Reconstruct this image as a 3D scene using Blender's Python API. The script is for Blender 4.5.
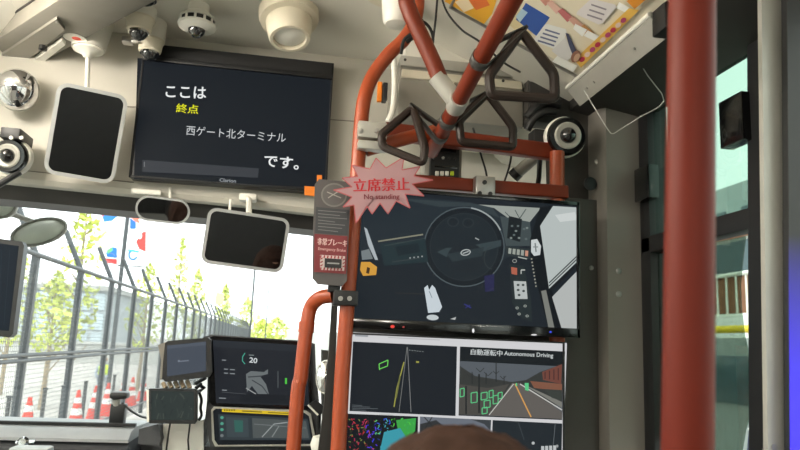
import bpy, bmesh, math, random
from mathutils import Vector, Matrix
random.seed(7)
V = Vector
for o in list(bpy.data.objects): bpy.data.objects.remove(o, do_unlink=True)
S = bpy.context.scene
C = S.collection
EXPO = 1.65
GAIN = 2.0 ** EXPO
# ------------------------------------------------------------------ camera
FPX = 680.0
CAMZ = 1.45
yc = V((283 - 400, -(340 - 225), -FPX)).normalized()      # bus forward (+Y) seen in camera axes
up = V((math.sin(math.radians(4.0)), math.cos(math.radians(4.0)), 0))
up = (up - up.dot(yc) * yc).normalized()
xc = yc.cross(up)
W2C = Matrix((xc, yc, up))                                  # rows: world axes in camera axes
cam = bpy.data.cameras.new('camera')
cam.sensor_width = 36.0
cam.lens = 36.0 * FPX / 800.0
cam.clip_start = 0.02
cam.clip_end = 2000
camo = bpy.data.objects.new('camera', cam)
C.objects.link(camo)
camo.matrix_world = Matrix.Translation((0, 0, CAMZ)) @ W2C.to_4x4()
S.camera = camo
cam.dof.use_dof = True
cam.dof.focus_distance = 1.7
cam.dof.aperture_fstop = 8.0
# ------------------------------------------------------------------ sky, exposure
w = bpy.data.worlds.new('sky'); S.world = w; w.use_nodes = True
wn = w.node_tree.nodes; wl = w.node_tree.links
bg = wn['Background']
bg.inputs[0].default_value = (0.93, 0.97, 1.0, 1)
bg.inputs[1].default_value = 1.15
sun = bpy.data.lights.new('sun', 'SUN'); sun.energy = 1.2; sun.angle = math.radians(25); sun.color = (1, .96, .9)
suno = bpy.data.objects.new('sun', sun); C.objects.link(suno)
suno.rotation_euler = (math.radians(38), math.radians(-18), 0)
S.view_settings.view_transform = 'Standard'
S.view_settings.look = 'None'
S.view_settings.exposure = EXPO
S.view_settings.gamma = 1
S.view_settings.use_curve_mapping = False

# ------------------------------------------------------------------ helpers
def ray(px, py):
    return W2C @ V((px - 400, -(py - 225), -FPX))
O = V((0, 0, CAMZ))
def P(px, py, Y):
    d = ray(px, py); return O + d * (Y / d.y)
def PXp(px, py, X):
    d = ray(px, py); return O + d * (X / d.x)
def PZp(px, py, z):
    d = ray(px, py); return O + d * ((z - CAMZ) / d.z)
def lin(c):
    r = []
    for v in c:
        v = v / 255.0
        r.append(v / 12.92 if v <= .04045 else ((v + .055) / 1.055) ** 2.4)
    return r
MATS = {}
def mat(name, rgb, rough=.5, metal=0.0, noise=.06, scale=18.0, bump=0.0, coat=0.0, spec=.5, alpha=1.0):
    if name in MATS: return MATS[name]
    m = bpy.data.materials.new(name); m.use_nodes = True
    n = m.node_tree.nodes; l = m.node_tree.links
    b = n['Principled BSDF']
    c = lin(rgb)
    b.inputs['Roughness'].default_value = rough
    b.inputs['Metallic'].default_value = metal
    b.inputs['Specular IOR Level'].default_value = spec
    if coat: b.inputs['Coat Weight'].default_value = coat; b.inputs['Coat Roughness'].default_value = .06
    if alpha < 1: b.inputs['Alpha'].default_value = alpha
    tc = n.new('ShaderNodeTexCoord'); nz = n.new('ShaderNodeTexNoise')
    nz.inputs['Scale'].default_value = scale; nz.inputs['Detail'].default_value = 4
    l.new(tc.outputs['Object'], nz.inputs['Vector'])
    rp = n.new('ShaderNodeValToRGB')
    rp.color_ramp.elements[0].position = .3; rp.color_ramp.elements[1].position = .7
    rp.color_ramp.elements[0].color = [v * (1 - noise) for v in c] + [1]
    rp.color_ramp.elements[1].color = [min(1, v * (1 + noise)) for v in c] + [1]
    l.new(nz.outputs['Fac'], rp.inputs['Fac']); l.new(rp.outputs['Color'], b.inputs['Base Color'])
    if bump:
        nb = n.new('ShaderNodeTexNoise'); nb.inputs['Scale'].default_value = scale * 12
        l.new(tc.outputs['Object'], nb.inputs['Vector'])
        bp = n.new('ShaderNodeBump'); bp.inputs['Strength'].default_value = bump; bp.inputs['Distance'].default_value = .002
        l.new(nb.outputs['Fac'], bp.inputs['Height']); l.new(bp.outputs['Normal'], b.inputs['Normal'])
    MATS[name] = m; return m
def glass(name, rgb, ior=1.45, rough=0.0):
    m = bpy.data.materials.new(name); m.use_nodes = True
    n = m.node_tree.nodes; l = m.node_tree.links; n.remove(n['Principled BSDF'])
    t = n.new('ShaderNodeBsdfTransparent'); t.inputs[0].default_value = lin(rgb) + [1]
    g = n.new('ShaderNodeBsdfGlossy'); g.inputs['Roughness'].default_value = rough
    lw = n.new('ShaderNodeLayerWeight'); lw.inputs[0].default_value = .5
    pw = n.new('ShaderNodeMath'); pw.operation = 'POWER'; pw.inputs[1].default_value = 4.0
    fr = n.new('ShaderNodeMath'); fr.operation = 'MULTIPLY_ADD'; fr.inputs[1].default_value = .8; fr.inputs[2].default_value = .035
    l.new(lw.outputs['Facing'], pw.inputs[0]); l.new(pw.outputs[0], fr.inputs[0])
    mx = n.new('ShaderNodeMixShader')
    l.new(fr.outputs[0], mx.inputs[0]); l.new(t.outputs[0], mx.inputs[1]); l.new(g.outputs[0], mx.inputs[2])
    l.new(mx.outputs[0], n['Material Output'].inputs[0]); MATS[name] = m; return m
def emit(name, rgb, s):
    m = bpy.data.materials.new(name); m.use_nodes = True
    b = m.node_tree.nodes['Principled BSDF']
    b.inputs['Base Color'].default_value = [.02, .02, .02, 1]
    b.inputs['Emission Color'].default_value = lin(rgb) + [1]; b.inputs['Emission Strength'].default_value = s
    MATS[name] = m; return m
def attr_mat(name, screen):
    m = bpy.data.materials.new(name); m.use_nodes = True
    n = m.node_tree.nodes; l = m.node_tree.links; b = n['Principled BSDF']
    a = n.new('ShaderNodeAttribute'); a.attribute_name = 'ink'
    if screen:
        b.inputs['Base Color'].default_value = (.006, .007, .008, 1)
        l.new(a.outputs['Color'], b.inputs['Emission Color'])
        b.inputs['Emission Strength'].default_value = screen / GAIN
        b.inputs['Roughness'].default_value = .35; b.inputs['Specular IOR Level'].default_value = .03
    else:
        l.new(a.outputs['Color'], b.inputs['Base Color']); b.inputs['Roughness'].default_value = .45
    MATS[name] = m; return m

# -------- mesh builder
class MB:
    def __init__(s): s.v = []; s.f = []; s.c = []
    def add(s, vs, fs, col=None):
        o = len(s.v); s.v += [V(p) for p in vs]
        for f in fs: s.f.append([i + o for i in f]); s.c.append(col)
        return s
    def box(s, c, d, rot=None, bev=0.0, seg=2):
        bm = bmesh.new(); bmesh.ops.create_cube(bm, size=1)
        for v in bm.verts: v.co = V((v.co.x * d[0], v.co.y * d[1], v.co.z * d[2]))
        if bev: bmesh.ops.bevel(bm, geom=bm.edges[:], offset=bev, segments=seg, affect='EDGES', profile=.6)
        return s._bm(bm, c, rot)
    def _bm(s, bm, c, rot):
        bm.verts.index_update(); c = V(c)
        R = rot if rot is not None else Matrix.Identity(3)
        s.add([R @ v.co + c for v in bm.verts], [[v.index for v in f.verts] for f in bm.faces]); bm.free(); return s
    def box2(s, a, b, bev=0.0):
        a = V(a); b = V(b); return s.box((a + b) / 2, [abs(x) for x in (b - a)], None, bev)
    def tube(s, pts, r, n=12, cap=True, smooth=0, up=None):
        pts = [V(p) for p in pts]
        if smooth: pts = catmull(pts, smooth)
        rr = r if isinstance(r, (list, tuple)) else [r] * len(pts)
        if len(rr) != len(pts):
            rr = [rr[min(len(rr) - 1, int(i * len(rr) / len(pts)))] for i in range(len(pts))]
        vs = []; fs = []; prev = None
        for i, p in enumerate(pts):
            t = (pts[min(i + 1, len(pts) - 1)] - pts[max(i - 1, 0)]).normalized()
            if prev is None:
                a = V((0, 0, 1)) if abs(t.z) < .9 else V((1, 0, 0))
                u = t.cross(a).normalized()
            else: u = (prev - prev.dot(t) * t).normalized()
            prev = u; v = t.cross(u)
            for k in range(n):
                an = 2 * math.pi * k / n; vs.append(p + (u * math.cos(an) + v * math.sin(an)) * rr[i])
        for i in range(len(pts) - 1):
            for k in range(n): fs.append([i * n + k, i * n + (k + 1) % n, (i + 1) * n + (k + 1) % n, (i + 1) * n + k])
        if cap: fs.append(list(range(n))[::-1]); fs.append([(len(pts) - 1) * n + k for k in range(n)])
        return s.add(vs, fs)
    def ring(s, pts, r, n=8):
        """closed tube"""
        pts = [V(p) for p in pts]; m = len(pts); vs = []; fs = []
        cen = sum(pts, V()) / m
        nn = V()
        for i in range(m): nn += (pts[i] - cen).cross(pts[(i + 1) % m] - cen)
        nn.normalize()
        for i in range(m):
            t = (pts[(i + 1) % m] - pts[i - 1]).normalized(); u = t.cross(nn).normalized()
            for k in range(n):
                an = 2 * math.pi * k / n; vs.append(pts[i] + (u * math.cos(an) + nn * math.sin(an)) * r)
        for i in range(m):
            for k in range(n):
                j = (i + 1) % m; fs.append([i * n + k, i * n + (k + 1) % n, j * n + (k + 1) % n, j * n + k])
        return s.add(vs, fs)
    def lathe(s, prof, c, axis=(0, 0, 1), n=28, xs=1.0, uax=None):
        """prof: list of (radius, height along axis)"""
        ax = V(axis).normalized(); c = V(c)
        a = V(uax) if uax else (V((1, 0, 0)) if abs(ax.x) < .9 else V((0, 0, 1)))
        u = (a - a.dot(ax) * ax).normalized(); v = ax.cross(u); vs = []; fs = []
        for (r, h) in prof:
            for k in range(n):
                an = 2 * math.pi * k / n; vs.append(c + ax * h + (u * math.cos(an) * xs + v * math.sin(an)) * max(r, 1e-5))
        for i in range(len(prof) - 1):
            for k in range(n): fs.append([i * n + k, i * n + (k + 1) % n, (i + 1) * n + (k + 1) % n, (i + 1) * n + k])
        fs.append(list(range(n))[::-1]); fs.append([(len(prof) - 1) * n + k for k in range(n)])
        return s.add(vs, fs)
    def prism(s, poly, d):
        """polygon (3-D points) extruded by the vector d"""
        poly = [V(p) for p in poly]; d = V(d); n = len(poly)
        return s.add(poly + [p + d for p in poly], [list(range(n))[::-1], list(range(n, 2 * n))] + [[i, (i + 1) % n, n + (i + 1) % n, n + i] for i in range(n)])
def catmull(p, k):
    q = [p[0] * 2 - p[1]] + p + [p[-1] * 2 - p[-2]]; out = []
    for i in range(1, len(q) - 2):
        a, b, c, d = q[i - 1:i + 3]
        for j in range(k):
            t = j / k
            out.append(.5 * ((2 * b) + (c - a) * t + (2 * a - 5 * b + 4 * c - d) * t * t + (3 * b - a - 3 * c + d) * t ** 3))
    out.append(p[-1]); return out
def rrect(w, h, r, n=6):
    pts = []
    for cx, cz, a0 in ((w / 2 - r, h / 2 - r, 0), (-w / 2 + r, h / 2 - r, 90), (-w / 2 + r, -h / 2 + r, 180), (w / 2 - r, -h / 2 + r, 270)):
        for i in range(n + 1):
            a = math.radians(a0 + 90 * i / n); pts.append((cx + r * math.cos(a), cz + r * math.sin(a)))
    return pts
def worldloc(o):
    l = V()
    while o is not None: l += o.location; o = o.parent
    return l
def obj(name, mb, m, parent=None, sharp=35, origin=None):
    me = bpy.data.meshes.new(name)
    if parent is not None: off = worldloc(parent)
    elif origin is not None: off = V(origin)
    else:
        xs = [v.x for v in mb.v]; ys = [v.y for v in mb.v]; zs = [v.z for v in mb.v]
        off = V(((min(xs) + max(xs)) / 2, (min(ys) + max(ys)) / 2, min(zs)))
    me.from_pydata([v - off for v in mb.v], [], mb.f)
    bm = bmesh.new(); bm.from_mesh(me); bmesh.ops.recalc_face_normals(bm, faces=bm.faces) if not any(mb.c) else None; bm.to_mesh(me); bm.free()
    if any(mb.c):
        at = me.color_attributes.new('ink', 'FLOAT_COLOR', 'CORNER')
        i = 0
        for p, c in zip(me.polygons, mb.c):
            for k in p.loop_indices: at.data[k].color = list(c) + [1]
    me.materials.append(MATS[m] if isinstance(m, str) else m)
    me.polygons.foreach_set('use_smooth', [True] * len(me.polygons))
    me.set_sharp_from_angle(angle=math.radians(sharp))
    me.update()
    o = bpy.data.objects.new(name, me); C.objects.link(o)
    if parent is not None: o.parent = parent
    else: o.location = off
    return o
def tag(o, label, cat, group=None):
    o['label'] = label; o['category'] = cat
    if group: o['group'] = group
    return o
def struct(name, mb, m, parent=None, label=None):
    o = obj(name, mb, m, parent)
    if parent is None: o['kind'] = 'structure'
    if label: o['label'] = label; 
    return o
def thing(name, label, cat, loc, group=None):
    o = bpy.data.objects.new(name, None); o.empty_display_size = .05; C.objects.link(o); o.location = V(loc)
    return tag(o, label, cat, group)
# -------- text
def text_geo(s, bold=0.0):
    cu = bpy.data.curves.new('t', 'FONT'); cu.body = s; cu.offset = bold; cu.resolution_u = 3
    ob = bpy.data.objects.new('t', cu); C.objects.link(ob)
    dg = bpy.context.evaluated_depsgraph_get(); dg.update()
    ev = ob.evaluated_get(dg); me = ev.to_mesh()
    vs = [v.co.copy() for v in me.vertices]; fs = [list(p.vertices) for p in me.polygons]
    ev.to_mesh_clear(); bpy.data.objects.remove(ob); bpy.data.curves.remove(cu)
    return vs, fs
class Canvas:
    """flat print or screen picture on the plane through p0 with normal n (towards the viewer); points come in as image points and are cast on that plane"""
    def __init__(s, p0, n=(0, -1, 0), step=.00012):
        s.p0 = V(p0); s.n = V(n).normalized(); s.k = 1; s.mb = MB(); s.step = step
    def at(s, px, py):
        d = ray(px, py); return O + d * ((s.p0 - O).dot(s.n) / d.dot(s.n)) + s.n * (s.k * s.step)
    def poly(s, pts, rgb, keep=False):
        c = lin(rgb)
        ps = [s.at(*p) for p in pts]
        a = V()
        for i in range(1, len(ps) - 1): a += (ps[i] - ps[0]).cross(ps[i + 1] - ps[0])
        if a.dot(s.n) < 0: ps = ps[::-1]
        s.mb.add(ps, [list(range(len(ps)))], c)
        if not keep: s.k += 1
        return s
    def line(s, pts, wd, rgb, closed=False):
        if closed: pts = list(pts) + [pts[0]]
        for (a, b) in zip(pts[:-1], pts[1:]):
            dx, dy = b[0] - a[0], b[1] - a[1]; L = math.hypot(dx, dy) or 1; nx, ny = -dy / L * wd / 2, dx / L * wd / 2
            s.poly([(a[0] + nx, a[1] + ny), (b[0] + nx, b[1] + ny), (b[0] - nx, b[1] - ny), (a[0] - nx, a[1] - ny)], rgb, True)
        s.k += 1; return s
    def ell(s, cx, cy, rx, ry, rgb, n=28, rot=0):
        cr, sr = math.cos(rot), math.sin(rot)
        return s.poly([(cx + rx * math.cos(t) * cr - ry * math.sin(t) * sr, cy + rx * math.cos(t) * sr + ry * math.sin(t) * cr) for t in [2 * math.pi * i / n for i in range(n)]], rgb)
    def arc(s, cx, cy, rx, ry, wd, rgb, a0=0, a1=360, n=40):
        return s.line([(cx + rx * math.cos(math.radians(a0 + (a1 - a0) * i / n)), cy + ry * math.sin(math.radians(a0 + (a1 - a0) * i / n))) for i in range(n + 1)], wd, rgb)
    def text(s, t, x0, y0, x1, y1, h, rgb, bold=0.0):
        """baseline from (x0,y0) to (x1,y1), glyph box height h"""
        vs, fs = text_geo(t, bold)
        if not vs: return s
        a = min(v.x for v in vs); b = max(v.x for v in vs); lo = min(v.y for v in vs); hi = max(v.y for v in vs)
        L = math.hypot(x1 - x0, y1 - y0); nx, ny = (y1 - y0) / L, -(x1 - x0) / L
        out = []
        for v in vs:
            u = (v.x - a) / (b - a or 1); q = (v.y - lo) / (hi - lo or 1) * h
            out.append(s.at(x0 + (x1 - x0) * u + nx * q, y0 + (y1 - y0) * u + ny * q))
        s.mb.add(out, fs, lin(rgb)); s.k += 1; return s
    def build(s, name, m, parent): return obj(name, s.mb, m, parent)

# ------------------------------------------------------------------ materials
mat('ceiling_cream', (216, 213, 202), .55, noise=.03, scale=3)
mat('header_cream', (196, 192, 181), .5, noise=.03, scale=3)
mat('trim_grey', (128, 124, 115), .5, noise=.05)
mat('charcoal', (52, 50, 48), .6, noise=.08)
mat('pillar_grey', (112, 108, 101), .5, noise=.04, scale=6)
mat('panel_grey', (64, 61, 57), .55, noise=.05)
mat('black_plastic', (22, 23, 25), .45, noise=.1)
mat('black_gloss', (10, 11, 13), .15, noise=.1, coat=.4)
mat('rubber', (30, 30, 31), .8)
mat('stanchion_backlit_red', (96, 27, 11), .5, noise=.05, scale=9, spec=.18)  # darker copy of the tube colour: backlighting of the near pole put in
mat('orange_tube', (154, 66, 32), .38, noise=.07, scale=9, coat=.05, spec=.4)
mat('red_tube', (110, 40, 18), .42, noise=.06, scale=9, spec=.3)
mat('plate_grey', (142, 138, 129), .45, metal=.2, noise=.04)
mat('mirror_frame', (158, 160, 160), .5)
mat('outside_mirror_face', (206, 204, 192), .3, metal=.15)  # pale, barely metallic: bright reflection of the mirrors put into the colour
mat('flag_coral', (246, 170, 140), .7)
mat('steel', (170, 168, 164), .35, metal=.85, noise=.04)
mat('alu', (176, 174, 166), .42, metal=.35, noise=.04)
mat('chrome', (225, 225, 228), .06, metal=1, noise=.01)
mat('mirror_face', (150, 155, 160), .02, metal=1, noise=.01)
mat('white_plastic', (226, 224, 215), .4, noise=.03)
mat('cream_plastic', (212, 204, 184), .45, noise=.03)
mat('lens_black', (14, 14, 16), .1, coat=1)
mat('smoked', (34, 36, 38), .12, coat=1)
mat('brown_plastic', (38, 27, 22), .4, noise=.08, spec=.3)
mat('strap_belt', (60, 58, 55), .6)
mat('orange_tape', (236, 130, 30), .6)
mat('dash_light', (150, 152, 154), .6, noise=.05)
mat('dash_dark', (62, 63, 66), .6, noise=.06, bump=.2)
mat('cable', (18, 18, 19), .5)
mat('wire_steel', (190, 190, 186), .35, metal=.7)
mat('floor_vinyl', (128, 126, 120), .7, noise=.15, scale=60)
mat('seat_fabric', (50, 62, 96), .9, noise=.25, scale=80, bump=.4)
mat('hair', (56, 38, 30), .85, noise=.3, scale=60, bump=.6, spec=.12)
mat('skin', (196, 146, 120), .5, noise=.05)
mat('shirt', (90, 92, 100), .85, noise=.08, bump=.3)
mat('trousers', (44, 46, 54), .85, noise=.08, bump=.3)
mat('work_clothes', (150, 158, 170), .85)
mat('fence_post', (62, 65, 68), .5, metal=.1)
mat('fence_wire', (92, 96, 98), .5, metal=.1)
mat('asphalt', (170, 164, 158), .9, noise=.12, scale=.6, bump=.2)
mat('concrete', (176, 176, 172), .9, noise=.08, scale=.8)
mat('leaf', (190, 200, 96), .6, noise=.35, scale=2.5)  # raised leaf colour, the washed-out look of the glare put into it
mat('leaf_washed_out', (196, 206, 120), .6, noise=.3, scale=2.5)  # paler copy with the same washing out put in more strongly
mat('bark', (150, 135, 112), .9, noise=.2)
mat('cone_red', (224, 58, 30), .5)
mat('cone_white', (238, 236, 232), .5)
mat('hi_vis', (214, 238, 60), .7)
mat('banner', (244, 244, 246), .8)
mat('brown_brick', (150, 104, 80), .85, noise=.15, scale=3)
mat('building_grey', (170, 176, 178), .85, noise=.06, scale=2)
mat('hall_glass', (176, 188, 194), .25, noise=.1, scale=.2)
mat('building_glass', (70, 90, 100), .1)
mat('yellow_paint', (240, 204, 40), .5)
mat('van_grey', (150, 156, 158), .35, coat=.5)
mat('acrylic_pink', (184, 142, 147), .3, noise=.03, alpha=.8)
mat('brake_grey', (82, 77, 77), .55)
mat('beacon', (240, 238, 236), .3)
mat('navy', (24, 30, 74), .4)
glass('windshield_glass', (246, 250, 248))
glass('green_glass', (180, 198, 187))
glass('lower_glass', (228, 234, 228))
glass('saloon_glass', (236, 240, 234))
glass('tinted_film', (194, 204, 196))
attr_mat('print', 0)
attr_mat('screen', 1.0)
attr_mat('screen_dim', .8)
m = emit('glow_blue', (50, 20, 255), 1.0)  # blue glow put in as emission that grows towards the panel bottom
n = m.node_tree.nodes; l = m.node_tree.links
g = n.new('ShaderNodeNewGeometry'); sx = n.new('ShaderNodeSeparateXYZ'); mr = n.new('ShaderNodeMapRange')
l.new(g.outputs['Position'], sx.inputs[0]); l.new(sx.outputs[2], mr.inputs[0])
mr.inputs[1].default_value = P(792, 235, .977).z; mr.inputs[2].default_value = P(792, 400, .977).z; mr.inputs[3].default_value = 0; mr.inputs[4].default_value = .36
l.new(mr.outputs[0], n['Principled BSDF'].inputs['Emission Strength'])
emit('fill_tube_white', (255, 246, 232), 15.0)  # added fill, brightens the front ceiling from out of view
emit('fill_strip_white', (255, 246, 232), 24.0)  # added fill for the rear strips, out of view

# ================================================================== the bus shell
XR, XL, YB = .93, -1.35, -3.2
ZC = CAMZ + .90                               # ceiling height
b = MB(); b.box2((XL - .05, YB, -.08), (XR + .05, 2.45, 0)); struct('floor', b, 'floor_vinyl')
# ceiling: flat middle, sloping coves to both sides
b = MB()
prof = [(XL - .05, CAMZ + .60), (-1.12, CAMZ + .68), (-.75, CAMZ + .86), (-.62, ZC), (.22, ZC), (.345, CAMZ + .855), (.735, CAMZ + .685), (.80, CAMZ + .682), (XR + .05, CAMZ + .675),
        (XR + .05, CAMZ + 1.02), (XL - .05, CAMZ + 1.02)]
b.prism([(x, YB, z) for x, z in prof], (0, 5.6, 0)); ceil = struct('ceiling', b, 'ceiling_cream')
b = MB(); b.box2((XL - .05, YB - .05, 0), (XR + .05, YB, CAMZ + 1.0)); struct('wall_rear', b, 'charcoal')
# front header above the windscreen
b = MB()
lo = [P(-130, 166, 2.06), P(0, 176, 2.06), P(137, 190, 2.06), P(240, 200, 2.06), P(330, 211, 2.06), P(460, 224, 2.06)]
poly = [V((XL, 2.06, lo[0].z))] + lo + [V((XR, 2.06, lo[-1].z)), V((XR, 2.06, ZC + .02)), V((XL, 2.06, ZC + .02))]
b.prism(poly, (0, .20, 0)); hd = struct('wall_front', b, 'header_cream')
b = MB()
for (x0, y0, x1, y1) in ((90, 105.5, 137, 107), (329, 119.5, 372, 122.5), (20, 170, 134, 182.5)):
    a = P(x0, y0, 2.0585); c = P(x1, y1, 2.0585); b.tube([a, c], .0016, 6)
obj('panel_seam', b, 'trim_grey', hd)
# lower lip of the header and the dark visor strip behind it
b = MB()
for a, c in zip(lo[:-1], lo[1:]):
    b.prism([a + V((0, -.004, 0)), a + V((0, .05, 0)), a + V((0, .05, -.014)), a + V((0, .006, -.014))], c - a)
struct('trim_1', b, 'header_cream')
b = MB()
for a, c in zip(lo[:-1], lo[1:]):
    a2 = a + V((0, .05, 0)); c2 = c + V((0, .05, 0))
    b.prism([a2, a2 + V((0, .16, 0)), a2 + V((0, .16, -.052)), a2 + V((0, .03, -.052))], c2 - a2)
struct('trim_2', b, 'charcoal')
# side walls: below the windows, above the windows, pillars between them
ZS, ZT = .92, CAMZ + .665
def side(name, X, sgn):
    b = MB(); t = .05 * sgn
    b.box2((X, YB, 0), (X + t, 2.45 if sgn > 0 else 1.12, ZS)); 
    if sgn < 0: b.box2((X, 1.12, 0), (X + t, 2.45, .12)); b.box2((X, 1.62, 0), (X + t, 1.74, ZS)); b.box2((X, 2.3, 0), (X + t, 2.45, ZS))
    b.box2((X, YB, ZT), (X + t, 2.45, ZT + .40))
    for y0, y1 in ((YB, YB + .2), (-1.75, -1.62), (-.25, -.12), (1.0, 1.12), (1.62, 1.74), (2.3, 2.45)):
        b.box2((X, y0, ZS), (X + t, y1, ZT))
    return struct(name, b, 'charcoal' if sgn > 0 else 'header_cream')
wr = side('wall_right', XR, 1); wlft = side('wall_left', XL, -1)
def pane(name, y0, y1, z0, z1, X, m, parent=None):
    b = MB(); b.box2((X - .002, y0, z0), (X + .002, y1, z1)); return struct(name, b, m, parent)
# right window next to the driver: sliding sash above, fixed pane below
WX = XR - .012
win = bpy.data.objects.new('window_2', None); C.objects.link(win); win.location = (WX, 1.37, ZS); win['kind'] = 'structure'
win['label'] = 'side window with green tinted sash above a fixed lower pane'
zr0, zr1 = PXp(700, 243, WX).z, PXp(700, 224, WX).z
fr = MB(); fr.box2((WX - .02, 1.12, zr0), (WX + .02, 1.62, zr1), .004); obj('mid_rail', fr, 'black_plastic', win)
fr = MB(); fr.box2((WX - .02, 1.575, ZS), (WX + .02, 1.622, ZT), .003); obj('window_frame', fr, 'black_plastic', win)
fr = MB(); fr.prism([PXp(x, y, WX - .025) for x, y in ((747, 20), (766, 5), (768, 460), (749, 460))], (.045, 0, 0)); obj('window_frame', fr, 'black_plastic', win)
fr = MB(); fr.box2((WX - .02, 1.12, ZT - .03), (WX + .02, 1.62, ZT + .02), .003); obj('window_frame', fr, 'black_plastic', win)
b = MB(); b.box2((WX - .002, 1.15, zr1), (WX + .002, 1.58, ZT - .02)); obj('sash_pane', b, 'green_glass', win)
b = MB(); b.box2((WX + .008, 1.15, ZS), (WX + .012, 1.58, zr0)); obj('lower_pane', b, 'lower_glass', win)
b = MB()
edge = [PXp(x, y, WX) for x, y in ((745, 236), (742, 262), (740, 285), (741, 310), (744, 335), (750, 360), (754, 385), (751, 410), (745, 430), (740, 460))]
q = [V((WX, 1.575, zr0)), V((WX, 1.575, edge[-1].z))] + edge[::-1]
q = [V((WX, p.y, min(p.z, zr0))) for p in q]
b.prism(q, (.003, 0, 0)); fo = obj('tinted_film', b, 'tinted_film', win); fo['label'] = 'dark tinted film with a curved edge'
for (x0, y0, x1, y1) in ((728, 104, 754, 140), (642, 171, 657, 198)):
    a = PXp(x0, y0, WX - .02); c = PXp(x1, y1, WX - .02); b = MB()
    b.box((WX - .028, (a.y + c.y) / 2, (a.z + c.z) / 2), (.03, abs(a.y - c.y), abs(a.z - c.z)), None, .003); obj('sash_latch', b, 'black_gloss', win)
c = Canvas((WX - .003, 1.4, 1.7), (-1, 0, 0)); c.text('9', 648, 223, 652, 222, 7, (40, 70, 60)); 
c.build('pane_marking', 'print', win)
for i, (y0, y1) in enumerate(((-3.0, -1.75), (-1.62, -.25), (-.12, 1.0), (1.74, 2.3))):
    pane('window_%d' % (3 + i), y0, y1, ZS, ZT, XR + .02, 'saloon_glass')
for i, (y0, y1) in enumerate(((-3.0, -1.75), (-1.62, -.25), (-.12, 1.0), (1.12, 1.62), (1.74, 2.3))):
    pane(('window_%d' if y1 < 1.1 else 'door_%d') % (7 + i), y0, y1, ZS if y1 < 1.1 else .12, ZT, XL - .02, 'saloon_glass')
# windscreen, gently bowed
b = MB(); vs = []; N = 16
for side_ in (0, .006):
    for i in range(N + 1):
        x = XL + (XR - XL) * i / N; u = (x - (XL + XR) / 2) / 1.15; y = 2.50 - .10 * u * u + side_
        vs += [V((x, y + .03, 1.02)), V((x, y - .10, 2.0))]
fs = []
for i in range(N):
    a = 2 * i; fs.append([a, a + 1, a + 3, a + 2]); a2 = a + 2 * (N + 1); fs.append([a2, a2 + 2, a2 + 3, a2 + 1])
b.add(vs, fs); struct('window_1', b, 'windshield_glass')
b = MB(); b.box2((XL - .05, 2.30, 0), (XL + .03, 2.6, 2.35)); b.box2((XR - .03, 2.30, 0), (XR + .05, 2.6, 2.35)); b.box2((XL, 2.25, 0), (XR, 2.58, 1.0)); b.box2((XL,2.24,1.98),(XR,2.45,2.4))
struct('trim_3', b, 'charcoal')
# light pillar beside the partition and trims of the right side
b = MB()
a = P(604, 300, 1.62); 
b.prism([(a.x, 1.64, 0), (a.x + .012, 1.622, 0), (XR - .025, 1.622, 0), (XR, 1.64, 0), (XR, 1.74, 0), (a.x, 1.74, 0)], (0, 0, CAMZ + .66))
pil = struct('trim_4', b, 'pillar_grey')
for (px, py) in ((619, 271), (619, 294)):
    b = MB(); p = P(px, py, 1.62); b.lathe([(.008, 0), (.008, .002), (.004, .004)], p + V((0, .002, 0)), (0, -1, 0), 12); obj('screw', b, 'steel', pil)
b = MB(); b.prism([(.738, 1.0, CAMZ + .70), (.738, 1.0, CAMZ + .658), (XR - .035, 1.0, CAMZ + .63), (XR, 1.0, CAMZ + .63), (XR, 1.0, CAMZ + .69)], (0, .70, 0)); struct('trim_5', b, 'charcoal')

# diagonal boxed beam under the ceiling above the front door
def diag(px0, py0, px1, py1, z0, z1, wdt, bev=.01):
    a = PZp(px0, py0, z0); c = PZp(px1, py1, z0); d = (c - a); L = d.length; d.normalize(); nrm = V((-d.y, d.x, 0))
    if nrm.y > 0: nrm = -nrm
    R = Matrix((d, nrm, d.cross(nrm))).transposed()
    return a, d, nrm, L, R
a, d, nr, L, R = diag(-120, 150, 175, -8, CAMZ + .80, 0, 0)
bm_ = thing('overhead_beam', 'grey diagonal boxed beam under the ceiling at upper left', 'beam', a + d * (L / 2))
b = MB(); b.box(a + d * (L / 2) + nr * .075 + V((0, 0, .05)), (L, .15, .10), R, .012); obj('beam_body', b, 'trim_grey', bm_)
b = MB(); b.box(a + d * (L / 2) + nr * .19 + V((0, 0, .075)), (L, .09, .05), R, .008); obj('upper_step', b, 'header_cream', bm_)
b = MB(); b.tube([a + nr * .152 + V((0, 0, .048)), a + d * L + nr * .152 + V((0, 0, .048))], .003, 6); obj('seam', b, 'charcoal', bm_)
b = MB(); b.prism([PZp(x, y, CAMZ + .7985) for x, y in ((0, 54), (57, 16), (65, 27), (13, 70))], (0, 0, -.009)); hb = obj('cover_plate', b, 'plate_grey', bm_)
for (x, y) in ((6, 55), (57, 22)):
    b = MB(); b.lathe([(.004, 0), (.004, .003)], PZp(x, y, CAMZ + .789), (0, 0, -1), 10); obj('screw', b, 'steel', hb)
b = MB(); b.prism([PZp(x, y, CAMZ + .7985) for x, y in ((12, 73), (62, 37), (66, 41), (18, 79))], (0, 0, -.012)); obj('label_strip', b, 'white_plastic', bm_)
b = MB(); p = PZp(43, 48, CAMZ + .77); b.lathe([(.011, 0), (.011, .012), (.007, .014)], p + V((0, 0, .006)), (0, 0, -1), 16); o = obj('lamp_button', b, 'lens_black', bm_); o['label'] = 'small dark red round indicator'
p = PZp(24, 2, CAMZ + .875); b = MB(); b.box(p, (.10, .05, .02), R, .004); tag(obj('ceiling_vent', b, 'charcoal'), 'small dark vent slot in the ceiling corner above the grey beam', 'vent')
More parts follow.
